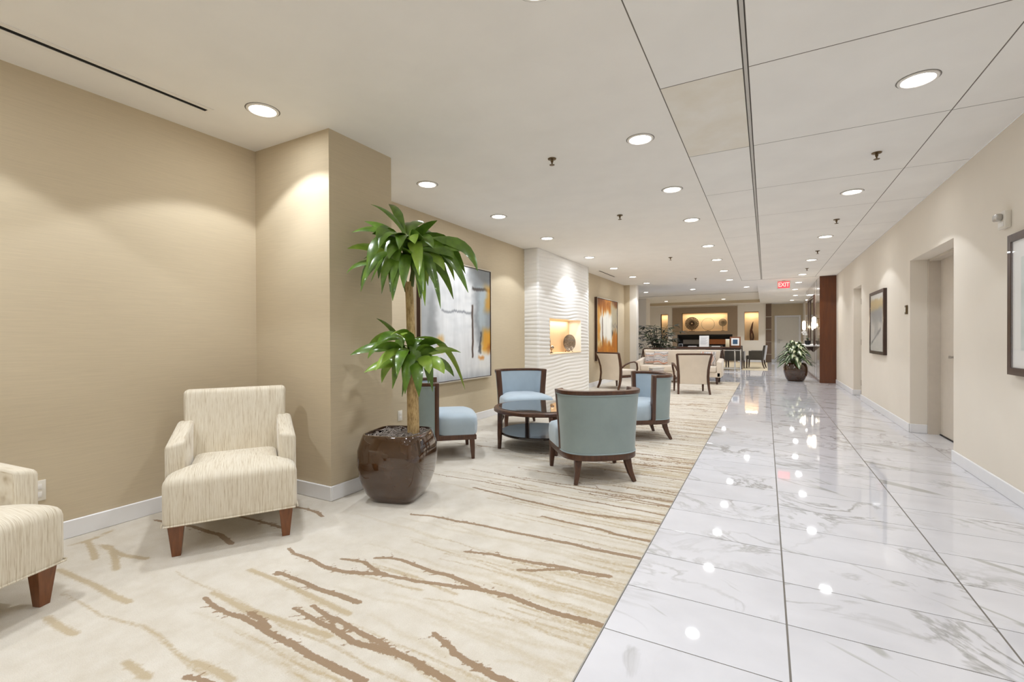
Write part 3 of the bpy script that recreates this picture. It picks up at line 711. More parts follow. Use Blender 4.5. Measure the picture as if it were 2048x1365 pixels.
def sprinkler(x, y, label, group):
    global spr
    if spr is None:
        spr = thing('sprinkler', label, 'sprinkler', (x, y, CZ), 0, group)
        MB().lathe([(.001,-.0005),(.036,-.001),(.034,-.007),(.018,-.012),(.012,-.012)], 18, cap=False).build('escutcheon', M['brass'], spr)
        MB().lathe([(.011,-.010),(.011,-.03),(.006,-.034),(.006,-.05)], 10).build('stem', M['brass'], spr)
        MB().lathe([(.001,-.05),(.022,-.052),(.022,-.055),(.001,-.057)], 14).build('deflector', M['brass'], spr); return
    o = copy_tree(spr); o.location = (x, y, CZ); o['label'] = label; o['group'] = group
for k, y in enumerate([3.594, 5.66, 9.12, 12.69]): sprinkler(-1.575, y, '%s sprinkler head from the camera over the carpet' % ORD[k], 'sprinklers over the carpet')
for k, y in enumerate([4.786, 7.25, 9.74, 12.12]): sprinkler(.80, y, '%s sprinkler head from the camera in the tile grid' % ORD[k], 'sprinklers in the tile grid')
def slot(y0, y1, x, z, label, along='y', w=.05):
    t_ = thing('slot_diffuser', label, 'vent', ((x, (y0+y1)/2, z) if along == 'y' else ((y0+y1)/2, x, z)), 0 if along == 'y' else -pi/2)
    h = (y1-y0)/2
    MB().box(-w*.36, w*.36, -h, h, -.002, .0).build('slot', M['slot'], t_, smooth=False)
    MB().box(-w, -w*.36, -h-.02, h+.02, -.005, 0).box(w*.36, w, -h-.02, h+.02, -.005, 0).box(-w*.36, w*.36, -h-.02, -h, -.005, 0).box(-w*.36, w*.36, h, h+.02, -.005, 0).build('frame', M['ring_white'], t_, smooth=False)
slot(-2.2, 1.72, -3.22, CZ, 'long black linear slot vent in ceiling beside the near left wall')
slot(10.1, 11.34, -3.29, CZ, 'short black slot vent in ceiling above the orange painting')
slot(-5.9, -.24, 19.1, 2.80, 'long black slot vent across the raised ceiling tray', 'x', .10)
slot(-2.75, -2.0, 21.2, 2.80, 'short slot vent in raised tray toward its middle', 'x', .05)
slot(-4.5, -3.4, 21.2, 2.80, 'short slot vent in raised tray at its left', 'x', .05)

# exit sign
def text_mesh(body, size, ext):
    c = bpy.data.curves.new('letters', 'FONT'); c.body = body; c.size = size; c.extrude = ext; c.align_x = 'CENTER'; c.align_y = 'CENTER'; c.offset = 0.004
    o = bpy.data.objects.new('letters', c); COL.objects.link(o)
    me = bpy.data.meshes.new_from_object(o.evaluated_get(bpy.context.evaluated_depsgraph_get())); bpy.data.objects.remove(o); return me
ex = thing('exit_sign', 'red lit exit sign hanging under the ceiling at corridor middle', 'sign', (.425, 14.45, 2.672))
MB().box(-.04, .04, -.02, .02, -.012, 0).build('mount', M['steel'], ex, bevel=.003)
MB().box(-.15, .15, -.012, .012, -.212, -.012).build('housing', M['plastic_white'], ex, bevel=.004)
MB().box(-.135, .135, -.015, -.012, -.200, -.026).build('red_panel', M['exit_red'], ex, smooth=False)
tm = text_mesh('EXIT', .155, .001); 
for v_ in tm.vertices: v_.co = Vector((v_.co.x*.82, -v_.co.z-.0175, v_.co.y*1.02-.113))
link('letters', tm, M['exit_letter'], ex)

# ---------------------------------------------------------------- paintings
def paintmesh(w, h, nu, nv, fn):
    """vertical canvas in the XZ plane facing -Y, painted per vertex with fn(u, v) -> rgb (sRGB 0..255)"""
    u = np.linspace(0, 1, nu); v = np.linspace(0, 1, nv); U, Vv = np.meshgrid(u, v)
    C = fn(U, Vv); C = np.clip(C, 0, 255)/255.0; C = np.where(C <= .04045, C/12.92, ((C+.055)/1.055)**2.4)
    vs = np.stack([(U.ravel()-.5)*w, np.zeros(U.size), (Vv.ravel()-.5)*h], 1)
    ix = np.arange(nu*nv).reshape(nv, nu); f = np.stack([ix[:-1,:-1], ix[:-1,1:], ix[1:,1:], ix[1:,:-1]], -1).reshape(-1,4)
    me = bpy.data.meshes.new('canvas'); me.from_pydata(vs.tolist(), [], f.tolist())
    a = me.color_attributes.new('paint', 'FLOAT_COLOR', 'POINT')
    a.data.foreach_set('color', np.concatenate([C.reshape(-1,3), np.ones((C.shape[0]*C.shape[1],1))], 1).astype(np.float32).ravel()); return me
rng = np.random.default_rng(5)
def vnoise(U, V, fu, fv, seed):
    r = np.random.default_rng(seed); G = r.random((int(fv)+3, int(fu)+3))
    x, y = U*fu, V*fv; i, j = x.astype(int), y.astype(int); fx, fy = x-i, y-j; fx = fx*fx*(3-2*fx); fy = fy*fy*(3-2*fy)
    return (G[j,i]*(1-fx)+G[j,i+1]*fx)*(1-fy)+(G[j+1,i]*(1-fx)+G[j+1,i+1]*fx)*fy
def fbm(U, V, fu, fv, seed): return .5*vnoise(U,V,fu,fv,seed)+.3*vnoise(U,V,fu*2.1,fv*2.1,seed+1)+.2*vnoise(U,V,fu*4.3,fv*4.3,seed+2)
def sm(x, a, b): t_ = np.clip((x-a)/(b-a), 0, 1); return t_*t_*(3-2*t_)
def bx(U, V, u0, u1, v0, v1, s=.03): return sm(U,u0-s,u0+s)*(1-sm(U,u1-s,u1+s))*sm(V,v0-s,v0+s)*(1-sm(V,v1-s,v1+s))
def over(C, mask, c): return C*(1-mask[...,None])+np.array(c, float)*mask[...,None]
def art_grey(U, V):
    n = fbm(U,V,5,9,1); n2 = fbm(U,V,30,4,7); Uw = U+(n-.5)*.12; Vw = V+(n2-.5)*.035+(n-.5)*.02
    C = np.zeros(U.shape+(3,))+np.array([234,235,236])
    C = over(C, np.clip((n-.45)*2,0,1)*.5, (196,200,204))
    C = over(C, bx(Uw,Vw,-.2,.20,.35,1.1,.08)*.75, (160,164,166)); C = over(C, bx(Uw,Vw,.10,.2,.30,.75,.05)*.4, (120,122,124))
    C = over(C, bx(Uw,Vw,.72,1.1,.30,1.2,.06)*.9, (136,142,146)); C = over(C, bx(Uw,Vw,.80,.92,.45,.85,.04)*.7, (176,190,196))
    C = over(C, bx(Uw,Vw,.62,1.2,.86,1.2,.05)*.7, (128,132,134))
    C = over(C, bx(Uw,Vw,.70,1.1,.80,.83,.012)*.9, (66,58,54)); C = over(C, bx(Uw,Vw,.28,.70,.585,.60,.012)*.75, (96,100,108))
    C = over(C, bx(Uw*.2+U*.8,Vw,.688,.712,.18,.66,.008), (70,52,42)); C = over(C, bx(Uw,Vw,.80,.84,.22,.42,.015)*.9, (64,68,74))
    C = over(C, bx(Uw,Vw,.92,1.1,.62,.86,.05)*.8, (206,150,52)); C = over(C, bx(Uw,Vw,.86,1.1,.22,.44,.05)*.95, (220,156,44)); C = over(C, bx(Uw,Vw,.95,1.1,.20,.30,.03)*.8, (180,106,30))
    C = over(C, bx(Uw,Vw,.78,1.1,.06,.22,.05)*.8, (232,232,230)); C = over(C, bx(Uw,Vw,.80,.88,.16,.19,.02)*.9, (214,130,40)); C = over(C, bx(Uw,Vw,.2,.28,.25,.38,.03)*.7, (216,160,70))
    C = over(C, bx(Uw,Vw,-.1,1.1,-.1,.05,.05)*.5, (150,156,162)); return C*(.95+.1*n2[...,None])
def art_orange(U, V):
    n = fbm(U,V,6,8,21); n2 = fbm(U,V,26,4,27); Uw = U+(n-.5)*.12; Vw = V+(n2-.5)*.28
    C = np.zeros(U.shape+(3,))+np.array([186,112,20]); C = over(C, sm(Vw,.8,1.0)*.9, (124,70,20)); C = over(C, np.clip((n-.5)*2.5,0,1)*.7, (222,150,36))
    C = over(C, bx(Uw,Vw,.10,.72,.30,.80,.07), (240,238,228)); C = over(C, bx(Uw,Vw,.66,1.1,.45,.92,.06)*.85, (176,176,160)); C = over(C, bx(Uw,Vw,.0,.12,.25,.85,.04)*.7, (214,160,70))
    C = over(C, bx(Uw*.3+U*.7,Vw,.22,.26,.2,.72,.015)*.85, (92,66,48)); C = over(C, bx(Uw,Vw,.0,.22,.22,.30,.03)*.8, (224,206,150)); C = over(C, bx(U,Vw,.70,.76,.42,.5,.02)*.9, (52,50,54))
    C = over(C, bx(U,Vw,.74,1.1,.56,.59,.01)*.6, (70,66,90)); return C*(.92+.16*n2[...,None])
def art_tree(U, V):
    n = fbm(U,V,5,6,41); n2 = fbm(U,V,9,9,47); Uw = U+(n-.5)*.25; Vw = V+(n2-.5)*.12
    C = np.zeros(U.shape+(3,))+np.array([196,192,184]); C = over(C, bx(Uw,Vw,-.1,1.1,.72,.92,.05)*.9, (198,170,96)); C = over(C, bx(Uw,Vw,.1,.9,.5,.74,.09)*.85, (112,114,116)); C = over(C, bx(Uw,Vw,.3,.62,.28,.6,.08)*.6, (136,136,134))
    d = np.abs((V-.14)-(U-.1)*.35); C = over(C, (1-sm(d+(n-.5)*.05,.01,.035))*bx(U,V,.05,.8,.0,.5,.03)*.85, (92,92,92)); C = over(C, bx(Uw,Vw,-.1,1.1,.93,1.1,.02)*.9, (222,220,214)); return C
def art_soft(U, V):
    n = fbm(U,V,4,5,61); C = np.zeros(U.shape+(3,))+np.array([214,222,218]); return over(C, np.clip((n-.4)*2,0,1)*.5, (172,186,176))
def painting(name, label, loc, rz, w, h, depth, fn, frame_mat, side_mat, fw, nu, nv, mat_border=None, glass=False, cat='painting'):
    p = thing(name, label, cat, loc, rz)       # local: wall at y=0, picture faces -Y
    MB().box(-w/2+.004, w/2-.004, -depth+.004, -.001, -h/2+.004, h/2-.004).build('stretcher', side_mat, p, smooth=False)
    fr = MB()
    for (x0, x1, z0, z1) in ((-w/2, w/2, h/2-fw, h/2), (-w/2, w/2, -h/2, -h/2+fw), (-w/2, -w/2+fw, -h/2+fw, h/2-fw), (w/2-fw, w/2, -h/2+fw, h/2-fw)): fr.box(x0, x1, -depth-.012, 0, z0, z1)
    fr.build('frame', side_mat, p, smooth=False)
    if frame_mat is not side_mat:
        fc = MB(); g = .005
        for (x0, x1, z0, z1) in ((-w/2, w/2, h/2-fw*.7, h/2), (-w/2, w/2, -h/2, -h/2+fw*.7), (-w/2, -w/2+fw*.7, -h/2+fw*.7, h/2-fw*.7), (w/2-fw*.7, w/2, -h/2+fw*.7, h/2-fw*.7)): fc.box(x0, x1, -depth-.014, -depth-.0122, z0, z1)
        fc.box(-w/2, w/2, -depth-.012, -.001, -h/2-.004, -h/2-.0005).build('frame_face', frame_mat, p, smooth=False)
    iw, ih = w-2*fw-.004, h-2*fw-.004
    if mat_border:
        MB().box(-iw/2, iw/2, -depth, -depth+.003, -ih/2, ih/2).build('mat_board', M['paper'], p, smooth=False); iw -= 2*mat_border; ih -= 2*mat_border
    o = link('canvas', paintmesh(iw, ih, nu, nv, fn), M['canvas'], p, (0,-depth-.002,0))
    if glass: MB().box(-w/2+fw, w/2-fw, -depth-.009, -depth-.007, -h/2+fw, h/2-fw).build('glass', M['pic_glass'], p, smooth=False)
    return p
RZL, RZR = pi/2, -pi/2         # pictures on left wall face +X, on right wall face -X
painting('abstract_painting', 'large square grey, white and amber abstract painting behind the tall plant', (XL, 5.045, 1.375), RZL, 1.60, 1.55, .045, art_grey, M['silver_frame'], M['espresso'], .018, 150, 150)
painting('abstract_painting', 'orange and white abstract painting beyond the wavy white wall', (XL, 11.58, 1.37), RZL, 1.75, 1.54, .055, art_orange, M['silver_frame'], M['espresso'], .020, 110, 110)
painting('framed_print', 'dark framed print of grey tree shapes between two doorways on right wall', (XR, 8.955, 1.375), RZR, 1.03, .97, .03, art_tree, M['espresso'], M['espresso'], .045, 60, 60, .0, True, 'picture')
painting('framed_print', 'dark framed picture cut by the right edge of the photo', (XR, 3.99, 1.378), RZR, 1.08, .97, .03, art_soft, M['espresso'], M['espresso'], .05, 40, 40, .12, True, 'picture')

# wall fittings
def outlet(loc, rz, label):
    p = thing('wall_outlet', label, 'outlet', loc, rz)
    MB().box(-.036, .036, -.006, 0, -.058, .058).build('cover_plate', M['plastic_white'], p, bevel=.003)
    for z in (-.022, .022):
        MB().box(-.018, .018, -.008, -.006, z-.015, z+.015).build('socket', M['ring_white'], p, bevel=.002)
outlet((XL, 1.0, .315), RZL, 'white wall outlet between the two cream armchairs'); outlet((XL, 3.95, .30), RZL, 'white wall outlet behind the brown glazed planter')
st = thing('fire_alarm_strobe', 'white fire alarm strobe high on the right wall', 'alarm', (XR, 4.65, 2.0), RZR)
MB().box(-.06, .06, -.035, 0, -.062, .062).build('housing', M['plastic_white'], st, bevel=.006)
MB().box(-.035, .035, -.075, -.035, -.005, .045).build('strobe_lens', M['steel'], st, bevel=.012)
MB().box(-.04, .04, -.040, -.035, -.05, -.015).build('horn_grille', M['ring_white'], st, bevel=.002)
kp = thing('card_reader', 'small brown card reader on wall beside the near recess', 'card reader', (XR, 7.355, 1.49), RZR)
MB().box(-.035, .035, -.02, 0, -.055, .055).build('case', M['brass'], kp, bevel=.006)
MB().box(-.022, .022, -.023, -.02, -.03, .03).build('keypad', M['plastic_white'], kp, bevel=.002)

# ---------------------------------------------------------------- blue barrel chairs
def super_ring(ax, ay, z, n=40, p=2.6, y0=0.0):
    out = []
    for j in range(n):
        a = 2*pi*j/n; c, s_ = cos(a), sin(a)
        out.append((ax*math.copysign(abs(c)**(2/p), c), y0+ay*math.copysign(abs(s_)**(2/p), s_), z))
    return out
def barrel_chair():
    t_ = thing('barrel_chair', '', 'chair')
    A0 = radians(91)
    def plan(ph, k, off=0.0):           # back shell: half oval open to the front (-Y)
        rx, ry = .318*k-off, .245*k-off
        p = 2.5; c, s_ = cos(ph), sin(ph)
        return (rx*math.copysign(abs(s_)**(2/p), s_), .068+ry*math.copysign(abs(c)**(2/p), c))
    N = 34; ph = [-A0+2*A0*i/N for i in range(N+1)]
    zs = [.232, .30, .40, .52, .64, .716]; ks = [.975, .985, 1.0, 1.025, 1.055, 1.075]
    outer = [[plan(a, k)+(z,) for a in ph] for z, k in zip(zs, ks)]
    inner = [[plan(a, k, .052)+(z,) for a in ph] for z, k in zip(zs, ks)]
    mb = MB().grid(outer); o_ = len(mb.v); mid = [[plan(a, k, .024)+(z,) for a in ph] for z, k in zip(zs, ks)]
    mb.grid([list(reversed(r)) for r in mid])
    mb.grid([outer[0], mid[0]]); mb.build('outer_back', M['blue_out'], t_)
    mb = MB().grid([list(reversed(r)) for r in inner]); mb.grid([[p for p in r] for r in mid]); mb.build('inner_back', M['blue_in'], t_)
    top = MB(); k = 1.085
    rings = []
    for a in ph:
        x0, y0 = plan(a, k, -.006); x1, y1 = plan(a, k, .060)
        rings.append([(x0,y0,.712),(x0,y0,.742),(x1,y1,.742),(x1,y1,.712)])
    top.loft(rings).build('top_rail', M['wood_dark'], t_, bevel=.004)
    for sx in (-1, 1):
        pts = []
        for z, k in zip([.19]+zs+[.742], [.97]+ks+[1.085]):
            x0, y0 = plan(A0, k, .027); pts.append((sx*x0, y0-.018, z))
        MB().bar(pts, .066, .04, side=(1,0,0)).build('front_post', M['wood_dark'], t_, bevel=.004)
    # piping that edges the outer back
    MB().tube([plan(a, ks[0], -.003)+(.238,) for a in ph], .005, 6).build('piping', M['piping'], t_)
    MB().tube([plan(a, 1.075, -.003)+(.706,) for a in ph], .005, 6).build('piping', M['piping'], t_)
    # seat outline: square front, round rear
    def seat_out(ins, z):
        out = []
        fy, hw = -.345+ins, .318-ins
        for i in range(6): out.append((-hw+.0*i, fy+.03+(.0-fy-.03)*i/5.0*.9, z))
        for i in range(17):
            a = -A0+2*A0*i/16; x, y = plan(a, .97, .058+ins*.6); out.append((x, max(y, .0), z))
        for i in range(6): out.append((hw, fy+.03+(.0-fy-.03)*(5-i)/5.0*.9, z))
        for i in range(1, 10):
            u = i/10; out.append((hw*(1-2*u), fy-.020*sin(pi*u)+.03*(abs(2*u-1)**6), z))
        return out
    MB().loft([seat_out(.004,.236), seat_out(0,.25), seat_out(-.004,.32), seat_out(0,.385), seat_out(.016,.408), seat_out(.055,.425), seat_out(.12,.437)]).build('seat', M['blue_in'], t_, angle=60)
    def rail_out(ins, z):
        out = []; fy, hw = -.335+ins, .316-ins
        out += [(-hw, fy, z), (-hw, -.15, z)]
        for i in range(25):
            a = -A0+2*A0*i/24; x, y = plan(a, .97, ins-.006); out.append((x, y, z))
        out += [(hw, -.15, z), (hw, fy, z)]; return out
    MB().loft([rail_out(.004,.186), rail_out(0,.192), rail_out(0,.228), rail_out(.004,.235)]).build('seat_rail', M['wood_dark'], t_)
    for sx in (-1, 1):
        MB().bar([(sx*.290,-.292,.20),(sx*.296,-.298,.10),(sx*.300,-.302,0)], [.05,.042,.03], [.05,.042,.03], side=(1,0,0)).build('leg', M['wood_dark'], t_, bevel=.003)
        MB().bar([(sx*.205,.205,.20),(sx*.212,.215,.14),(sx*.224,.238,.07),(sx*.246,.272,0)], [.06,.052,.04,.028], [.05,.046,.038,.028], side=(1,-.0,0)).build('leg', M['wood_dark'], t_, bevel=.003)
    return t_
bc, used = barrel_chair(), [False]
GB = 'blue barrel chairs around the round table'
place(bc, used, (-1.29,3.81,0), facing(-.61,.79), 'blue barrel chair nearest the marble walk, seen from behind', GB)
place(bc, used, (-2.91,3.785,0), facing(.77,.64), 'blue barrel chair partly hidden behind the tall plant trunk', GB)
place(bc, used, (-2.84,5.47,0), facing(.68,-.73), 'blue barrel chair facing the camera beyond the round table', GB)
place(bc, used, (-1.31,5.54,0), facing(-.82,-.57), 'blue barrel chair farthest right, open side toward the left', GB)

# round table
rt = thing('round_table', 'round dark wood coffee table with glass top and lower shelf', 'table', (-2.135,4.53,0))
MB().lathe([(.455,.385),(.485,.385),(.50,.392),(.50,.418),(.492,.428),(.455,.428)], 56).build('top_rim', M['wood_dark'], rt, angle=25)
MB().lathe([(.001,.4285),(.446,.4285),(.449,.4315),(.446,.434),(.001,.434)], 56, cap=False).build('glass_top', M['glass_top'], rt, angle=25)
MB().lathe([(.001,.145),(.425,.145),(.432,.150),(.432,.164),(.425,.169),(.001,.169)], 56, cap=False).build('lower_shelf', M['black_wood'], rt, angle=25)
for sx in (-1,1):
    for sy in (-1,1): MB().bar([(sx*.315,sy*.315,.39),(sx*.320,sy*.320,.15),(sx*.323,sy*.323,0)], [.045,.038,.028], [.045,.038,.028], side=(1,0,0)).build('leg', M['wood_dark'], rt, bevel=.003)

# ---------------------------------------------------------------- cream armchairs by the left wall
def armchair():
    t_ = thing('armchair', '', 'chair')
    # T-shaped seat block: full width ahead of the arms
    hw, aw = .325, .236
    poly = [(-hw,-.335,.05),(hw,-.335,.05),(hw,-.182,.02),(aw,-.172,.012),(aw,.27,.02),(-aw,.27,.02),(-aw,-.172,.012),(-hw,-.182,.02)]
    out = []
    for i, (x, y, q) in enumerate(poly):
        p0, p1 = Vector(poly[i-1][:2]), Vector(poly[(i+1) % len(poly)][:2]); p = Vector((x, y))
        A, B_ = p+(p0-p).normalized()*q, p+(p1-p).normalized()*q
        if i: 
            prev = Vector(out[-1]); n_ = max(1, int((A-prev).length/.05))
            for k in range(1, n_): out.append(tuple(prev.lerp(A, k/n_)))
        for k in range(5):
            u = k/4; out.append(tuple(A*(1-u)**2+p*2*u*(1-u)+B_*u*u))
    cy = -.06
    def ring(ins, z):
        res = []
        for x, y in out:
            d = math.hypot(x, y-cy); f = max(.0, 1-ins/.33); res.append((x*f, cy+(y-cy)*f, z))
        return res
    prof = [(.014,.172),(.004,.180),(.0,.20),(.0,.385),(.004,.402),(.014,.418),(.032,.430),(.065,.441),(.11,.451),(.17,.459),(.24,.464),(.32,.466)]
    MB().loft([ring(i_, z_) for i_, z_ in prof]).build('seat', M['stria'], t_, angle=70)
    # back, raked
    pts = [(.30,.255,.40),(.375,.36,.845)]
    rings = []
    for z, yf, yb, w in ((.19,.245,.37,.285),(.42,.235,.375,.287),(.60,.265,.395,.292),(.76,.300,.415,.297),(.835,.318,.422,.300)):
        rings.append([(-w,yf,z),(w,yf,z),(w,yb,z),(-w,yb,z)])
    MB().loft(rings).build('backrest', M['stria'], t_, bevel=.028, seg=4, angle=60)
    for sx in (-1, 1):
        x0, x1 = sx*.238, sx*.330
        ar = MB().loft([[(x0,-.175,.18),(x1,-.175,.18),(x1,.30,.18),(x0,.30,.18)], [(x0,-.175,.595),(x1,-.175,.575),(x1,.33,.640),(x0,.33,.655)]])
        ar.build('armrest', M['stria'], t_, bevel=.022, seg=3, angle=60)
        MB().loft([[(sx*.245,-.245,0),(sx*.285,-.245,0),(sx*.285,-.285,0),(sx*.245,-.285,0)],[(sx*.228,-.238,.178),(sx*.303,-.238,.178),(sx*.303,-.303,.178),(sx*.228,-.303,.178)]]).build('leg', M['wood_leg'], t_, bevel=.002, smooth=False)
        MB().loft([[(sx*.235,.30,0),(sx*.27,.30,0),(sx*.27,.335,0),(sx*.235,.335,0)],[(sx*.225,.25,.185),(sx*.285,.25,.185),(sx*.285,.31,.185),(sx*.225,.31,.185)]]).build('leg', M['wood_leg'], t_, bevel=.002, smooth=False)
    MB().tube([(-hw+.01,-.331,.180),(hw-.01,-.331,.180)], .005, 6).tube([(-hw-.001,-.32,.180),(-hw-.001,-.19,.180)], .005, 6).tube([(hw+.001,-.32,.180),(hw+.001,-.19,.180)], .005, 6).build('welt', M['stria'], t_)
    return t_
ac, used = armchair(), [False]
place(ac, used, (-2.873,1.685,0), radians(57.5), 'cream striped armchair with brown legs in front of the wall corner', 'cream striped armchairs')
place(ac, used, (-2.96,.449,0), radians(109.2), 'cream striped armchair cut off by the left edge of the photo', 'cream striped armchairs')

# ---------------------------------------------------------------- plants
def leaf_grid(base, tip, ctrl, w, side, n=9, fold=.18, prof=None):
    b, t_, c = Vector(base), Vector(tip), Vector(ctrl); P = []; sd = Vector(side).normalized()
    for i in range(n+1):
        u = i/n; p = b*(1-u)**2+c*2*u*(1-u)+t_*u*u; d = ((c-b)*2*(1-u)+(t_-c)*2*u).normalized()
        s_ = (sd-d*sd.dot(d)); s_ = s_.normalized() if s_.length > 1e-3 else d.orthogonal().normalized()
        nrm = s_.cross(d).normalized()
        ww = w*(prof(u) if prof else ((.22+.78*min(1, u/.5)**1.3)*(1-u**4)**.9)); ww = max(ww, .0015)
        P.append([p-s_*ww+nrm*fold*ww, p-s_*ww*.5+nrm*fold*.3*ww, p, p+s_*ww*.5+nrm*fold*.3*ww, p+s_*ww+nrm*fold*ww])
    return P
def planter(name, parent, half, h, n=48):
    prof = [(.60,0),(.66,.03),(.80,.14),(.93,.34),(1.0,.56),(.985,.78),(.90,.93),(.86,.985),(.845,1.0),(.80,1.0),(.79,.95)]
    return MB().loft([super_ring(half*r, half*r, z*h, n, 4.8) for r, z in prof], cap=False).build(name, M['planter'], parent, angle=40)

SC = 3.42/927.4
rv, fv = Vector((.8773,.4800,0)), Vector((-.48,.8773,0))
dr = thing('potted_dracaena', 'tall dracaena with two leaf crowns in glossy brown planter by the pilaster', 'plant', (-2.37,2.585,0))
pt_ = planter('planter', dr, .246, .485); pt_.rotation_euler = (0,0,radians(28.7-12))
so = MB().loft([super_ring(.195, .195, .435, 32, 4.0), super_ring(.12,.12,.452,32,3.0), super_ring(.01,.01,.458,32,2.0)]).build('soil', M['soil'], dr); so.parent = pt_
mb = MB(); r2 = random.Random(11)
for k in range(330):
    x, y = r2.uniform(-.175,.175), r2.uniform(-.175,.175); a = r2.uniform(0, 2*pi); L = r2.uniform(.02,.05); z = .452+r2.uniform(0,.025)
    mb.tube([(x-L*cos(a),y-L*sin(a),z),(x,y,z+r2.uniform(0,.015)),(x+L*cos(a),y+L*sin(a),z-.002)], .0028, 3)
mo = stuff(mb.build('mulch_strands', M['moss'], dr)); mo.parent = pt_
def P3(px, py, dep=0.0):           # pixel-scaled offset in the plant's own plane, as real local coordinates
    k = (3.42+dep)/927.4
    return rv*((px-795)*k + 0) + fv*dep + Vector((0,0, 1.161-(py-679.5)*k))
tr = [(825,872),(824,800),(823,740),(821,660),(819,600),(817,566)]
MB().tube([P3(*p) for p in tr[:3]], [.044,.042,.040], 14).build('trunk', M['bark'], dr)
MB().tube([P3(*p) for p in tr[2:]], [.033,.031,.029,.029], 14).build('trunk', M['bark'], dr)
MB().tube([P3(814,585),P3(808,560),P3(808,528),P3(812,490)], [.018,.018,.017,.014], 10).build('green_stem', M['stem_green'], dr)
MB().tube([P3(822,575),P3(826,545),P3(824,510),P3(822,480)], [.02,.017,.015,.012], 10).build('green_stem', M['stem_green'], dr)
MB().tube([P3(832,765),P3(838,735),P3(838,705),P3(834,680)], [.016,.015,.013,.01], 10).build('green_stem', M['stem_green'], dr)
TOP = [(738,411,'u'),(760,411,'u'),(703,467,''),(727,445,'u'),(695,536,''),(715,559,''),(738,571,''),(749,552,''),(775,575,''),(787,534,''),(699,499,''),(829,564,'f'),(821,501,'f'),(843,509,'f'),(889,499,'f'),(888,444,'u'),
       (958,531,''),(939,574,''),(926,536,''),(904,495,''),(903,587,''),(885,606,'f'),(859,587,'f'),(843,583,'f'),(895,559,''),(879,565,''),(807,589,'f'),(935,506,''),(762,470,''),(780,500,'f'),(800,520,'f'),(870,480,''),(850,470,'b'),(790,455,'b'),(830,450,'b'),(860,540,'f'),(745,500,''),(912,520,''),
       (733,505,''),(757,530,'f'),(800,572,'f'),(868,572,'f'),(918,553,''),(912,500,''),(785,562,'f'),(853,600,'f'),(742,545,'b'),(893,530,'f'),(852,490,'f'),(775,480,'f'),(720,520,'b'),(770,545,'b'),(840,560,'b'),(900,550,'b'),(812,470,'f'),(806,556,'f'),(866,520,'b')]
LOW = [(703,711,''),(738,732,''),(749,718,''),(758,753,''),(770,728,''),(807,781,'f'),(756,638,'u'),(791,758,''),(853,781,'f'),(867,771,'f'),(925,767,''),(925,707,''),(888,741,''),(890,707,''),(825,672,'f'),(839,765,'f'),(802,672,'f'),(842,665,'u'),
       (798,765,'f'),(822,775,'f'),(880,700,''),(765,700,'f'),(905,735,''),(730,700,'b'),(860,755,'f'),(872,735,'f'),(775,690,''),(900,690,''),(815,740,'f'),(860,700,'b'),(780,745,'b')]
def crown(tips, ox, oy, Lmin, Lmax, wmin, wmax, seed):
    r = random.Random(seed)
    for (tx, ty, kd) in tips:
        if kd != 'u' and ty > oy+15: ty += 14
        oyy = oy+r.uniform(-32, 30); oxx = ox+r.uniform(-8, 8)
        proj = math.hypot(tx-oxx, ty-oyy)*SC; L = r.uniform(Lmin, Lmax)
        dz = math.sqrt(max(.004, L*L*.72-proj*proj)) if proj < L else .05
        sg = -1 if kd == 'f' else (1 if kd == 'b' else r.choice((-1, 1)))
        dep = sg*min(dz, .30)
        while P3(tx, ty, dep).x-2.37 < -2.69 and dep > -.30: dep -= .03
        b = P3(oxx, oyy, sg*.012); tp = P3(tx, ty, dep)
        hz = Vector((tp.x-b.x, tp.y-b.y, 0)); drop = b.z-tp.z
        if kd == 'u': ctrl = b+hz*.35+Vector((0,0,(tp.z-b.z)*.75+.03))
        elif drop > .02: ctrl = b+hz*r.uniform(.62,.88)+Vector((0,0,r.uniform(.05,.13)+drop*.12))
        else: ctrl = b+hz*.55+Vector((0,0,(tp.z-b.z)*.6+.12))
        azs = Vector((-hz.y, hz.x, 0)); azs = azs.normalized() if azs.length > .01 else rv
        d_ = (tp-b); s2 = d_.cross(fv); s2 = s2.normalized() if s2.length > .01 else rv
        if s2.dot(azs) < 0: s2 = -s2
        side = azs*r.uniform(.25, .9) + s2*r.uniform(.35, 1.0)
        w = r.uniform(wmin, wmax)*(.8 if kd == 'u' else 1)
        mat = M['leaf_lt'] if r.random() < .2 else M['leaf']
        MB().grid(leaf_grid(b, tp, ctrl, w, side, 10)).build('leaf', mat, dr, angle=80)
crown(TOP, 816, 505, .36, .58, .040, .056, 3)
crown(LOW, 826, 712, .32, .48, .040, .054, 9)

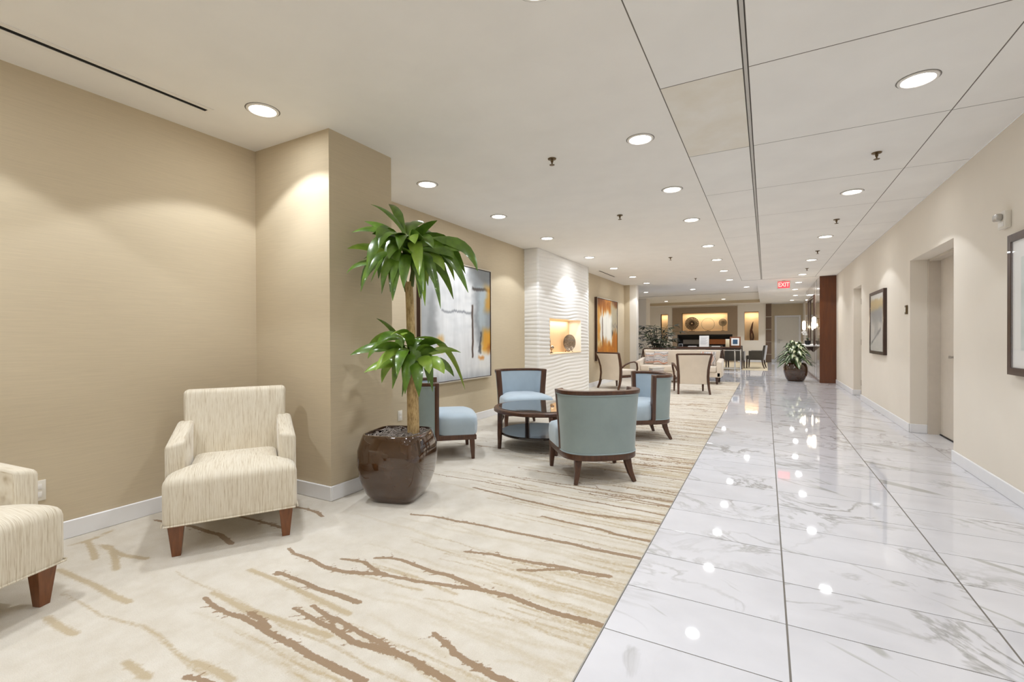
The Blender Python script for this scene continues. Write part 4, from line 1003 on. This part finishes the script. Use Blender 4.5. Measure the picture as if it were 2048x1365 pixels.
def variegated():
    p = thing('potted_aglaonema', 'bushy green and cream leafed plant in brown planter on the marble', 'plant', (.68,14.28,0))
    pl_ = planter('planter', p, .275, .47)
    MB().loft([super_ring(.22,.22,.43,28,4.0), super_ring(.01,.01,.445,28,2.0)]).build('soil', M['soil'], pl_)
    r = random.Random(21)
    for k in range(92):
        a = k*2.39996+r.uniform(-.2,.2); u = (k+.5)/92; R = (.10+.42*u**.7)*(.90 if cos(a) > .3 else 1.0); zt = 1.0-.50*u**1.2+r.uniform(-.07,.05)
        if k % 9 == 0: R *= 1.12
        b = Vector((.08*cos(a), .08*sin(a), .47)); tip = Vector((R*cos(a), R*sin(a), zt-.12*u)); ctrl = Vector((.55*R*cos(a), .55*R*sin(a), zt+.12))
        side = Vector((-sin(a), cos(a), r.uniform(-.35,.35)))
        lb = b.lerp(ctrl, .55)
        P = leaf_grid(lb, tip, ctrl+Vector((0,0,.03)), r.uniform(.058,.078), side, 7, .15, lambda u_: max(.05, sin(pi*min(1, u_*.93+.06))**.75))
        m_ = MB().grid(P); me = m_.mesh('leaf', angle=80)
        at_ = me.attributes.new('mid', 'FLOAT', 'POINT'); vals = []
        for row in range(8):
            e = row/7; vals += [1.0, .45+.3*e, .15+.5*abs(e-.4), .45+.3*e, 1.0]
        at_.data.foreach_set('value', vals); link('leaf', me, M['aglaonema'], p)
        if k % 3 == 0: MB().tube([b, b.lerp(ctrl, .3), lb], .006, 5).build('leaf_stalk', M['stem_green'], p)
variegated()

def palm():
    p = thing('lady_palm', 'dark lady palm with fan fronds standing behind the cream sofa', 'plant', (-2.85,14.30,0))
    pl_ = planter('planter', p, .21, .42)
    MB().loft([super_ring(.17,.17,.37,24,4.0), super_ring(.01,.01,.385,24,2.0)]).build('soil', M['soil'], pl_)
    r = random.Random(31)
    for k in range(15):
        a = k*2.4; rr = .04+.08*r.random(); h = r.uniform(.72, 1.48)
        b = (rr*cos(a), rr*sin(a), .37); ln = .10+.12*r.random(); tx, ty = b[0]+ln*cos(a), b[1]+ln*sin(a)
        MB().tube([b, (b[0]*1.2,b[1]*1.2,.37+(h-.37)*.5), (tx,ty,h)], [.014,.012,.009], 6).build('cane', M['palm_stem'], p)
        for q in range(5):
            aa = a+q*1.35+r.uniform(-.4,.4); hz = h-.10*q*r.uniform(.5,1.6); L = r.uniform(.16,.34)
            fx, fy, fz = tx+L*cos(aa), ty+L*sin(aa), hz+r.uniform(.02,.16)
            m_ = MB(); m_.tube([(tx,ty,hz-.05), ((tx+fx)/2,(ty+fy)/2,fz+.02), (fx,fy,fz)], .004, 4)
            for l_ in range(8):
                la = aa+(l_-3.5)*.33; LL = r.uniform(.18,.26)
                tip = (fx+LL*cos(la), fy+LL*sin(la), fz-r.uniform(-.06,.10)); ctl = (fx+.5*LL*cos(la), fy+.5*LL*sin(la), fz+.03)
                m_.grid(leaf_grid((fx,fy,fz), tip, ctl, .022, (-sin(la),cos(la),.4), 4, .1))
            m_.build('frond', M['palm_leaf'], p, angle=80)
palm()

# ---------------------------------------------------------------- cream open-arm chairs
def open_chair():
    t_ = thing('open_armchair', '', 'chair')
    back = [(0,.37),(.10,.315),(.22,.275),(.36,.258),(.50,.268),(.66,.315),(.82,.385)]
    hwz = [.305,.296,.290,.288,.295,.312,.335]
    for sx in (-1, 1):
        MB().bar([(sx*w,y,z) for (z, y), w in zip(back, hwz)], [.036,.04,.045,.046,.045,.042,.04], [.034,.042,.05,.05,.046,.04,.036], side=(1,0,0)).build('rear_post', M['wood_dark'], t_, bevel=.004)
        MB().bar([(sx*.29,-.27,.34),(sx*.292,-.275,.15),(sx*.295,-.28,0)], [.045,.04,.03], [.045,.04,.03], side=(1,0,0)).build('leg', M['wood_dark'], t_, bevel=.003)
        MB().bar([(sx*.295,.262,.47),(sx*.325,.16,.55),(sx*.345,.02,.60),(sx*.350,-.12,.61),(sx*.335,-.235,.57),(sx*.31,-.285,.46),(sx*.292,-.275,.33)], .04, .028, side=None).build('arm', M['wood_dark'], t_, bevel=.004)
    MB().bar([(-.335,.385,.815),(0,.400,.818),(.335,.385,.815)], .034, .036).build('top_rail', M['wood_dark'], t_, bevel=.004)
    def slab(off): return [[(x*(w-.028), y+off+.018*(1-x*x), z) for x in (-1,-.5,0,.5,1)] for (z, y), w in zip(back[2:], [h for h in hwz[2:]])]
    fr, rr = slab(-.035), slab(.022)
    for S_ in (fr, rr):
        S_[0] = [(x, y, .205) for x, y, z in S_[0]]; S_[-1] = [(x, y, .80) for x, y, z in S_[-1]]
    rings = [list(a)+list(reversed(b)) for a, b in zip(fr, rr)]
    MB().loft(rings).build('backrest', M['cream_fab'], t_, bevel=.008)
    MB().box(-.268, .268, -.30, .235, .30, .43).build('seat', M['cream_fab'], t_, bevel=.03, seg=3, angle=50)
    MB().box(-.285, .285, -.285, .25, .255, .30).build('seat_rail', M['wood_dark'], t_, bevel=.004)
    return t_
oc, used = open_chair(), [False]
GO = 'cream open-arm chairs with dark frames'
place(oc, used, (-1.385,10.36,0), facing(-.30,.954), 'cream open-arm chair with dark frame, right of the pair, back to camera', GO)
place(oc, used, (-2.98,10.56,0), facing(.42,.907), 'cream open-arm chair with dark frame, left of pair, near orange painting', GO)
stb = thing('side_table', 'small dark wood side table between the two cream open-arm chairs', 'table', (-2.10,10.42,0))
MB().box(-.17,.17,-.17,.17,.372,.40).build('tabletop', M['wood_dark'], stb, bevel=.004)
MB().lathe([(.02,.03),(.02,.372)], 12).build('pedestal', M['wood_dark'], stb); MB().lathe([(.001,0),(.14,0),(.14,.015),(.025,.03),(.001,.03)], 24, cap=False).build('foot_plate', M['wood_dark'], stb)
zb = .400
for k, (w, d, h, mt, lab) in enumerate([(.27,.21,.035,'book_cover','rust coloured book at the bottom of the side table pile'), (.26,.20,.05,'paper_grey','thick grey patterned book in the middle of the side table pile'), (.28,.22,.028,'book_white','pale book on top of the side table pile')]):
    bk = tag(MB().box(-w/2,w/2,-d/2,d/2,0,.004).box(-w/2,w/2,-d/2,d/2,h-.004,h).box(-w/2,-w/2+.005,-d/2,d/2,.004,h-.004).build('book', M[mt], loc=(-2.10,10.42,zb), rz=.47+.1*k, smooth=False), lab, 'book', 'books on the side table')
    MB().box(-w/2+.006,w/2-.004,-d/2+.004,d/2-.004,.0045,h-.0045).build('pages', M['paper'], bk, smooth=False); zb += h+.001

# ---------------------------------------------------------------- sofa
sf = thing('sofa', 'long cream sofa with dark top rail facing the camera', 'sofa', (-1.98,12.70,0))
HW = 1.03
MB().box(-HW+.02, HW-.02, -.36, .32, .17, .29).build('base', M['cream_fab2'], sf, bevel=.012)
for sx in (-1, 1):
    MB().box(sx*.005, sx*(HW-.115), -.385, .20, .29, .435).build('seat_cushion', M['cream_fab2'], sf, bevel=.03, seg=3, angle=50)
    MB().loft([[(sx*(HW-.11),-.36,.17),(sx*(HW),-.36,.17),(sx*HW,.32,.17),(sx*(HW-.11),.32,.17)],[(sx*(HW-.11),-.36,.56),(sx*(HW+.01),-.36,.54),(sx*(HW+.01),.32,.61),(sx*(HW-.11),.32,.63)]]).build('armrest', M['cream_fab2'], sf, bevel=.022, seg=3, angle=50)
    for y in (-.32, .28): MB().loft([[(sx*.93-.02,y-.02,0),(sx*.93+.02,y-.02,0),(sx*.93+.02,y+.02,0),(sx*.93-.02,y+.02,0)],[(sx*.93-.035,y-.035,.172),(sx*.93+.035,y-.035,.172),(sx*.93+.035,y+.035,.172),(sx*.93-.035,y+.035,.172)]]).build('leg', M['espresso'], sf, smooth=False)
MB().loft([[(-HW+.12,.19,.40),(HW-.12,.19,.40),(HW-.12,.31,.40),(-HW+.12,.31,.40)],[(-HW+.06,.24,.825),(HW-.06,.24,.825),(HW-.06,.34,.825),(-HW+.06,.34,.825)]]).build('backrest', M['cream_fab2'], sf, bevel=.03, seg=3, angle=50)
MB().bar([(-HW-.01,.33,.60),(-HW+.01,.345,.74),(-HW+.025,.335,.83),(-HW+.07,.330,.858),(HW-.07,.330,.858),(HW-.025,.335,.83),(HW-.01,.345,.74),(HW+.01,.33,.60)], .045, .028, side=(0,1,0)).build('top_rail', M['espresso'], sf, bevel=.004)
MB().box(-HW+.03, HW-.03, .322, .345, .17, .80).build('back_panel', M['espresso'], sf, bevel=.004)
def pillow(name, label, loc, rz, size, horiz, seed):
    r = np.random.default_rng(seed)
    def fn(U, V):
        a = U if not horiz else V; b = V if not horiz else U
        w = a+.06*np.sin(b*5+seed)+.03*np.sin(b*11); C = np.zeros(U.shape+(3,))+np.array([206,200,196])
        for c0, wd, c in ((.16,.05,(190,112,74)),(.30,.02,(60,58,62)),(.44,.06,(178,180,188)),(.60,.018,(74,72,76)),(.72,.04,(196,132,96)),(.86,.022,(66,64,68))):
            C = over(C, np.clip(1-np.abs(w-c0)/wd, 0, 1)**.6, c)
        return C
    n = 22; me = paintmesh(size, size, n, n, fn)
    for side_ in (1,):
        for v_ in me.vertices:
            x, z = v_.co.x/size*2, v_.co.z/size*2; e = max(0,(1-x**4)*(1-z**4)); v_.co.y = -.065*e**.6
            k = 1-.06*(1-abs(z)**2)*abs(x)**3; k2 = 1-.06*(1-abs(x)**2)*abs(z)**3; v_.co.x *= k; v_.co.z *= k2
    bm = bmesh.new(); bm.from_mesh(me)
    g = bmesh.ops.duplicate(bm, geom=bm.faces[:]+bm.verts[:]+bm.edges[:])
    for e in g['geom']:
        if isinstance(e, bmesh.types.BMVert): e.co.y = -e.co.y
    bmesh.ops.remove_doubles(bm, verts=bm.verts, dist=1e-4); bmesh.ops.recalc_face_normals(bm, faces=bm.faces); bm.to_mesh(me); bm.free(); me.shade_smooth()
    o = link(name, me, M['print'], None, loc, rz); o.rotation_euler = (radians(-16), 0, rz); return tag(o, label, 'pillow', 'striped pillows on the sofa')
pillow('throw_pillow', 'striped pillow with wavy vertical bands at the sofa right end', (-1.28,12.72,.615), .05, .37, False, 2)
pillow('throw_pillow', 'striped pillow with wavy horizontal bands toward the sofa left end', (-2.43,12.62,.615), -.05, .37, True, 4)
pillow('throw_pillow', 'striped pillow tucked in the far left corner of the sofa', (-2.72,12.78,.60), .12, .32, True, 6)

# ---------------------------------------------------------------- console table and what stands on it
ct = thing('console_table', 'long wood topped console table with chrome legs behind the sofa', 'table', (-2.20,17.85,0))
MB().box(-1.45, 1.47, -.22, .22, .765, .815).build('tabletop', M['wood_dark'], ct, bevel=.004)
MB().box(-1.43, 1.45, -.20, .20, .735, .765).build('apron', M['black_wood'], ct, smooth=False)
for x in (-1.42, -1.24, 1.26, 1.44):
    for y in (-.18, .18): MB().box(x-.014, x+.014, y-.014, y+.014, 0, .735).build('leg', M['chrome'], ct, bevel=.002)
MB().box(-1.42, 1.44, -.19, -.17, .06, .085).box(-1.42, 1.44, .17, .19, .06, .085).build('stretcher', M['chrome'], ct, bevel=.002)
MB().box(-1.42, 1.44, -.194, -.166, .69, .715).build('upper_rail', M['chrome'], ct, bevel=.002)
TZ = .815
def tilt(o, a): o.rotation_euler.x = a
sg = thing('sign_holder', 'white printed notice in an acrylic stand on the console table', 'sign', (-1.93,17.78,TZ)); 
MB().box(-.16,.16,-.004,.004,.0,.40).build('sheet', M['paper'], sg, smooth=False); MB().box(-.16,.16,-.06,.08,0,.004).build('foot', M['chrome'], sg, smooth=False).rotation_euler = (radians(8),0,0)
ln = MB()
for k in range(9): ln.box(-.12,.12-.03*(k % 3),-.006,-.0042,.33-.03*k,.338-.03*k)
stuff(ln.build('print_lines', M['paper_grey'], sg, smooth=False)); tilt(sg, radians(-8))
pf = thing('picture_frame', 'brown framed blue print leaning at the right end of the console', 'picture', (-.93,17.80,TZ)); 
fb = MB().box(-.17,.17,-.004,.012,0,.36); fb.build('frame', M['wood_leg'], pf, bevel=.003)
MB().box(-.125,.125,-.007,-.0045,.05,.31).build('mat_board', M['paper'], pf, smooth=False); MB().box(-.075,.075,-.009,-.0072,.10,.26).build('print', M['blue_print'], pf, smooth=False)
MB().box(-.02,.02,.012,.10,0,.012).build('easel_foot', M['wood_red'], pf, smooth=False).rotation_euler = (radians(8),0,0); tilt(pf, radians(-8))
ib = thing('ivory_box', 'narrow upright ivory box beside the brown picture frame', 'box', (-1.17,17.80,TZ)); MB().box(-.06,.06,-.05,.05,0,.255).build('body', M['ivory'], ib, bevel=.004); MB().box(-.062,.062,-.052,.052,.255,.275).build('lid', M['paper'], ib, bevel=.003)
cl = thing('desk_clock', 'small dark faced desk clock on the console behind the sofa', 'clock', (-2.72,17.78,TZ)); MB().box(-.07,.07,-.03,.03,0,.11).build('case', M['paper_grey'], cl, bevel=.006); MB().box(-.055,.055,-.034,-.03,.015,.095).build('face', M['black'], cl, smooth=False)
for k, (x, lab) in enumerate([(-2.33,'flat stack of papers on the console left of the notice'), (-1.55,'flat folded leaflet lying on the console right of the notice')]):
    mb = MB()
    for q in range(5): mb.box(-.15+.006*q,.15-.004*q,-.10,.10,.006*q,.006*q+.005)
    tag(mb.build('paper_stack', M['paper'], loc=(x,17.86,TZ), rz=.1*k, smooth=False), lab, 'papers')

# dark upholstered dining chairs
def dining():
    t_ = thing('dining_armchair', '', 'chair')
    MB().box(-.27,.27,-.29,.25,.33,.47).build('seat', M['grey_fab'], t_, bevel=.03, seg=3, angle=50)
    MB().loft([[(-.29,.20,.30),(.29,.20,.30),(.29,.285,.30),(-.29,.285,.30)],[(-.29,.25,.60),(.29,.25,.60),(.29,.33,.60),(-.29,.33,.60)],[(-.285,.29,.845),(.285,.29,.845),(.285,.36,.845),(-.285,.36,.845)]]).build('backrest', M['grey_fab'], t_, bevel=.018, seg=3, angle=50)
    for sx in (-1,1):
        MB().box(sx*.265,sx*.32,-.19,.27,.31,.645).build('armrest', M['grey_fab'], t_, bevel=.015, seg=2, angle=50)
        MB().bar([(sx*.26,-.25,.34),(sx*.26,-.255,.15),(sx*.26,-.26,0)], [.05,.044,.032], [.05,.044,.032], side=(1,0,0)).build('leg', M['espresso'], t_, bevel=.003)
        MB().bar([(sx*.26,.24,.34),(sx*.26,.27,.15),(sx*.26,.32,0)], [.048,.042,.03], [.048,.042,.03], side=(1,0,0)).build('leg', M['espresso'], t_, bevel=.003)
    return t_
dc, used = dining(), [False]
GD = 'dark upholstered armchairs by the fireplace'
place(dc, used, (-.33,19.45,.006), facing(-.99,.12), 'dark upholstered armchair seen from its side, right of the console', GD)
place(dc, used, (-.98,18.75,.006), facing(.08,1), 'dark upholstered armchair behind the right end of the console, back to camera', GD)
place(dc, used, (-1.68,18.78,.006), facing(-.05,1), 'dark upholstered armchair second from right behind the console, mostly hidden', GD)

# ---------------------------------------------------------------- fireplace and niche ornaments
fp = thing('ribbon_fireplace', 'long black ribbon fireplace set in the brown end wall', 'fireplace', (-2.593,24.0,.62))
fw_, fh_ = 1.227, .667
mb = MB(); mb.box(-fw_,fw_,.34,.36,0,fh_).box(-fw_,fw_,0,.34,-.0,.012).box(-fw_,fw_,0,.34,fh_-.012,fh_).box(-fw_,-fw_+.012,0,.34,.012,fh_-.012).box(fw_-.012,fw_,0,.34,.012,fh_-.012); mb.build('firebox', M['black'], fp, smooth=False)
MB().box(-fw_,fw_,-.045,-.02,fh_-.05,fh_).box(-fw_,fw_,-.045,-.02,0,.04).box(-fw_,-fw_+.05,-.045,-.02,.04,fh_-.05).box(fw_-.05,fw_,-.045,-.02,.04,fh_-.05).build('surround', M['black'], fp, smooth=False)
MB().box(-1.0,-.10,.24,.26,.20,.42).build('liner_panel', M['grey_panel'], fp, smooth=False)
MB().box(.20,1.05,.24,.26,.20,.44).build('glow_panel', M['ember'], fp, smooth=False)
eb = MB(); r5 = random.Random(5)
for k in range(60): 
    x, y = r5.uniform(-1.1,1.1), r5.uniform(.06,.2); q = r5.uniform(.015,.03); eb.lathe([(.001,.012),(q,.012+q*.6),(.001,.012+q*1.3)], 6, (x,y,0), cap=False)
stuff(eb.build('fire_glass_pebbles', M['grey_panel'], fp))
def lattice_disc(name, label, loc, R, stem, mat, rings, rz=0):
    t_ = thing(name, label, 'ornament', loc, rz); zc = stem+R
    for k in range(rings):
        rr = R*(1-k/rings*.94); nn = 40
        pts = [(rr*cos(2*pi*j/nn), 0, zc+rr*sin(2*pi*j/nn)) for j in range(nn+1)]
        MB().tube(pts, R*.065, 5).build('ring', mat, t_)
    mb = MB(); spokes = 20 if R > .2 else 12
    for j in range(spokes):
        a = 2*pi*j/spokes; mb.tube([(R*.1*cos(a),0,zc+R*.1*sin(a)),(R*cos(a),0,zc+R*sin(a))], R*.05, 4)
    mb.build('spoke_lattice', mat, t_)
    MB().tube([(0,0,.015),(0,0,stem+R*.02)], R*.05, 8).build('stem', mat, t_); MB().box(-R*.42,R*.42,-.04,.04,0,.016).build('base', mat, t_, bevel=.003); return t_
lattice_disc('lattice_disc', 'large round bronze lattice disc at left of the lit fireplace niche', (-3.17,24.15,1.455), .295, .085, M['copper_disc'], 5)
lattice_disc('lattice_disc', 'small round bronze lattice disc at right of the lit fireplace niche', (-1.79,24.15,1.455), .165, .235, M['copper_disc'], 4)
hp = thing('hoop_ornament', 'thin wire hoop ornament in the middle of the fireplace niche', 'ornament', (-2.45,24.2,1.455))
MB().tube([(.29*cos(2*pi*j/48),0,.33+.29*sin(2*pi*j/48)) for j in range(49)], .006, 5).build('hoop', M['brass'], hp); MB().box(-.11,.11,-.03,.03,0,.014).build('base', M['espresso'], hp, bevel=.002); MB().tube([(0,0,.014),(0,0,.045)], .014, 8).build('stem', M['espresso'], hp)
fs_ = thing('flame_sculpture', 'slender dark brown flame shaped sculpture in the right lit niche', 'sculpture', (-.565,24.16,1.004))
MB().tube([(-.03,0,0),(-.05,0,.16),(-.055,0,.30),(-.03,0,.45),(-.005,0,.58),(.02,0,.72),(.045,0,.82),(.055,0,.87)], [.04,.036,.034,.05,.046,.032,.018,.006], 12).build('left_strand', M['sculpt'], fs_)
MB().tube([(.035,0,0),(.06,0,.14),(.045,0,.28),(.01,0,.42),(-.005,0,.52)], [.034,.034,.032,.03,.012], 12).build('right_strand', M['sculpt'], fs_)
def dish(label, loc, rz, R):
    t_ = thing('silver_dish', label, 'ornament', loc, rz)
    m_ = MB().loft([[(r*cos(2*pi*j/40), y, R+.02+r*sin(2*pi*j/40)) for j in range(40)] for r, y in ((.001,.03),(R*.3,.028),(R*.7,.012),(R,-.015),(R,-.022),(R*.7,.004),(R*.3,.018),(.001,.02))], cap=False); d_ = m_.build('dish', M['silver_disc'], t_, angle=60)
    st_ = MB(); rr = random.Random(4)
    for q in range(5):
        for j in range(10+6*q):
            a = 2*pi*j/(10+6*q); r = R*(.22+.17*q); st_.lathe([(.001,-.008),(R*.035,-.003),(.001,.004)], 5, (r*cos(a), -.006+.02*(1-(r/R)**2), R+.02+r*sin(a)), cap=False)
    stuff(st_.build('hammered_studs', M['silver_disc'], t_))
    MB().tube([(-.06,-.05,0),(-.055,.0,.05),(-.05,.05,0)], .007, 6).tube([(.06,-.05,0),(.055,.0,.05),(.05,.05,0)], .007, 6).build('stand', M['espresso'], t_)
dish('round hammered silver dish on a stand in the wavy wall niche', (-3.47,8.72,NZ0), RZL-.45, .165)
dish('silver dish seen edge on at the left of the wavy wall niche', (-3.47,7.66,NZ0), RZL+.15, .165)
sp_ = thing('silver_ball', 'small silver ball on a stand at left in the wavy wall niche', 'ornament', (-3.50,7.93,NZ0))
MB().lathe([(.045*sin(pi*i/12)+.0005, .10-.045*cos(pi*i/12)) for i in range(13)], 20, cap=False).build('ball', M['silver_disc'], sp_); MB().lathe([(.03,0),(.03,.008),(.006,.02),(.006,.06)], 12).build('stand', M['espresso'], sp_)
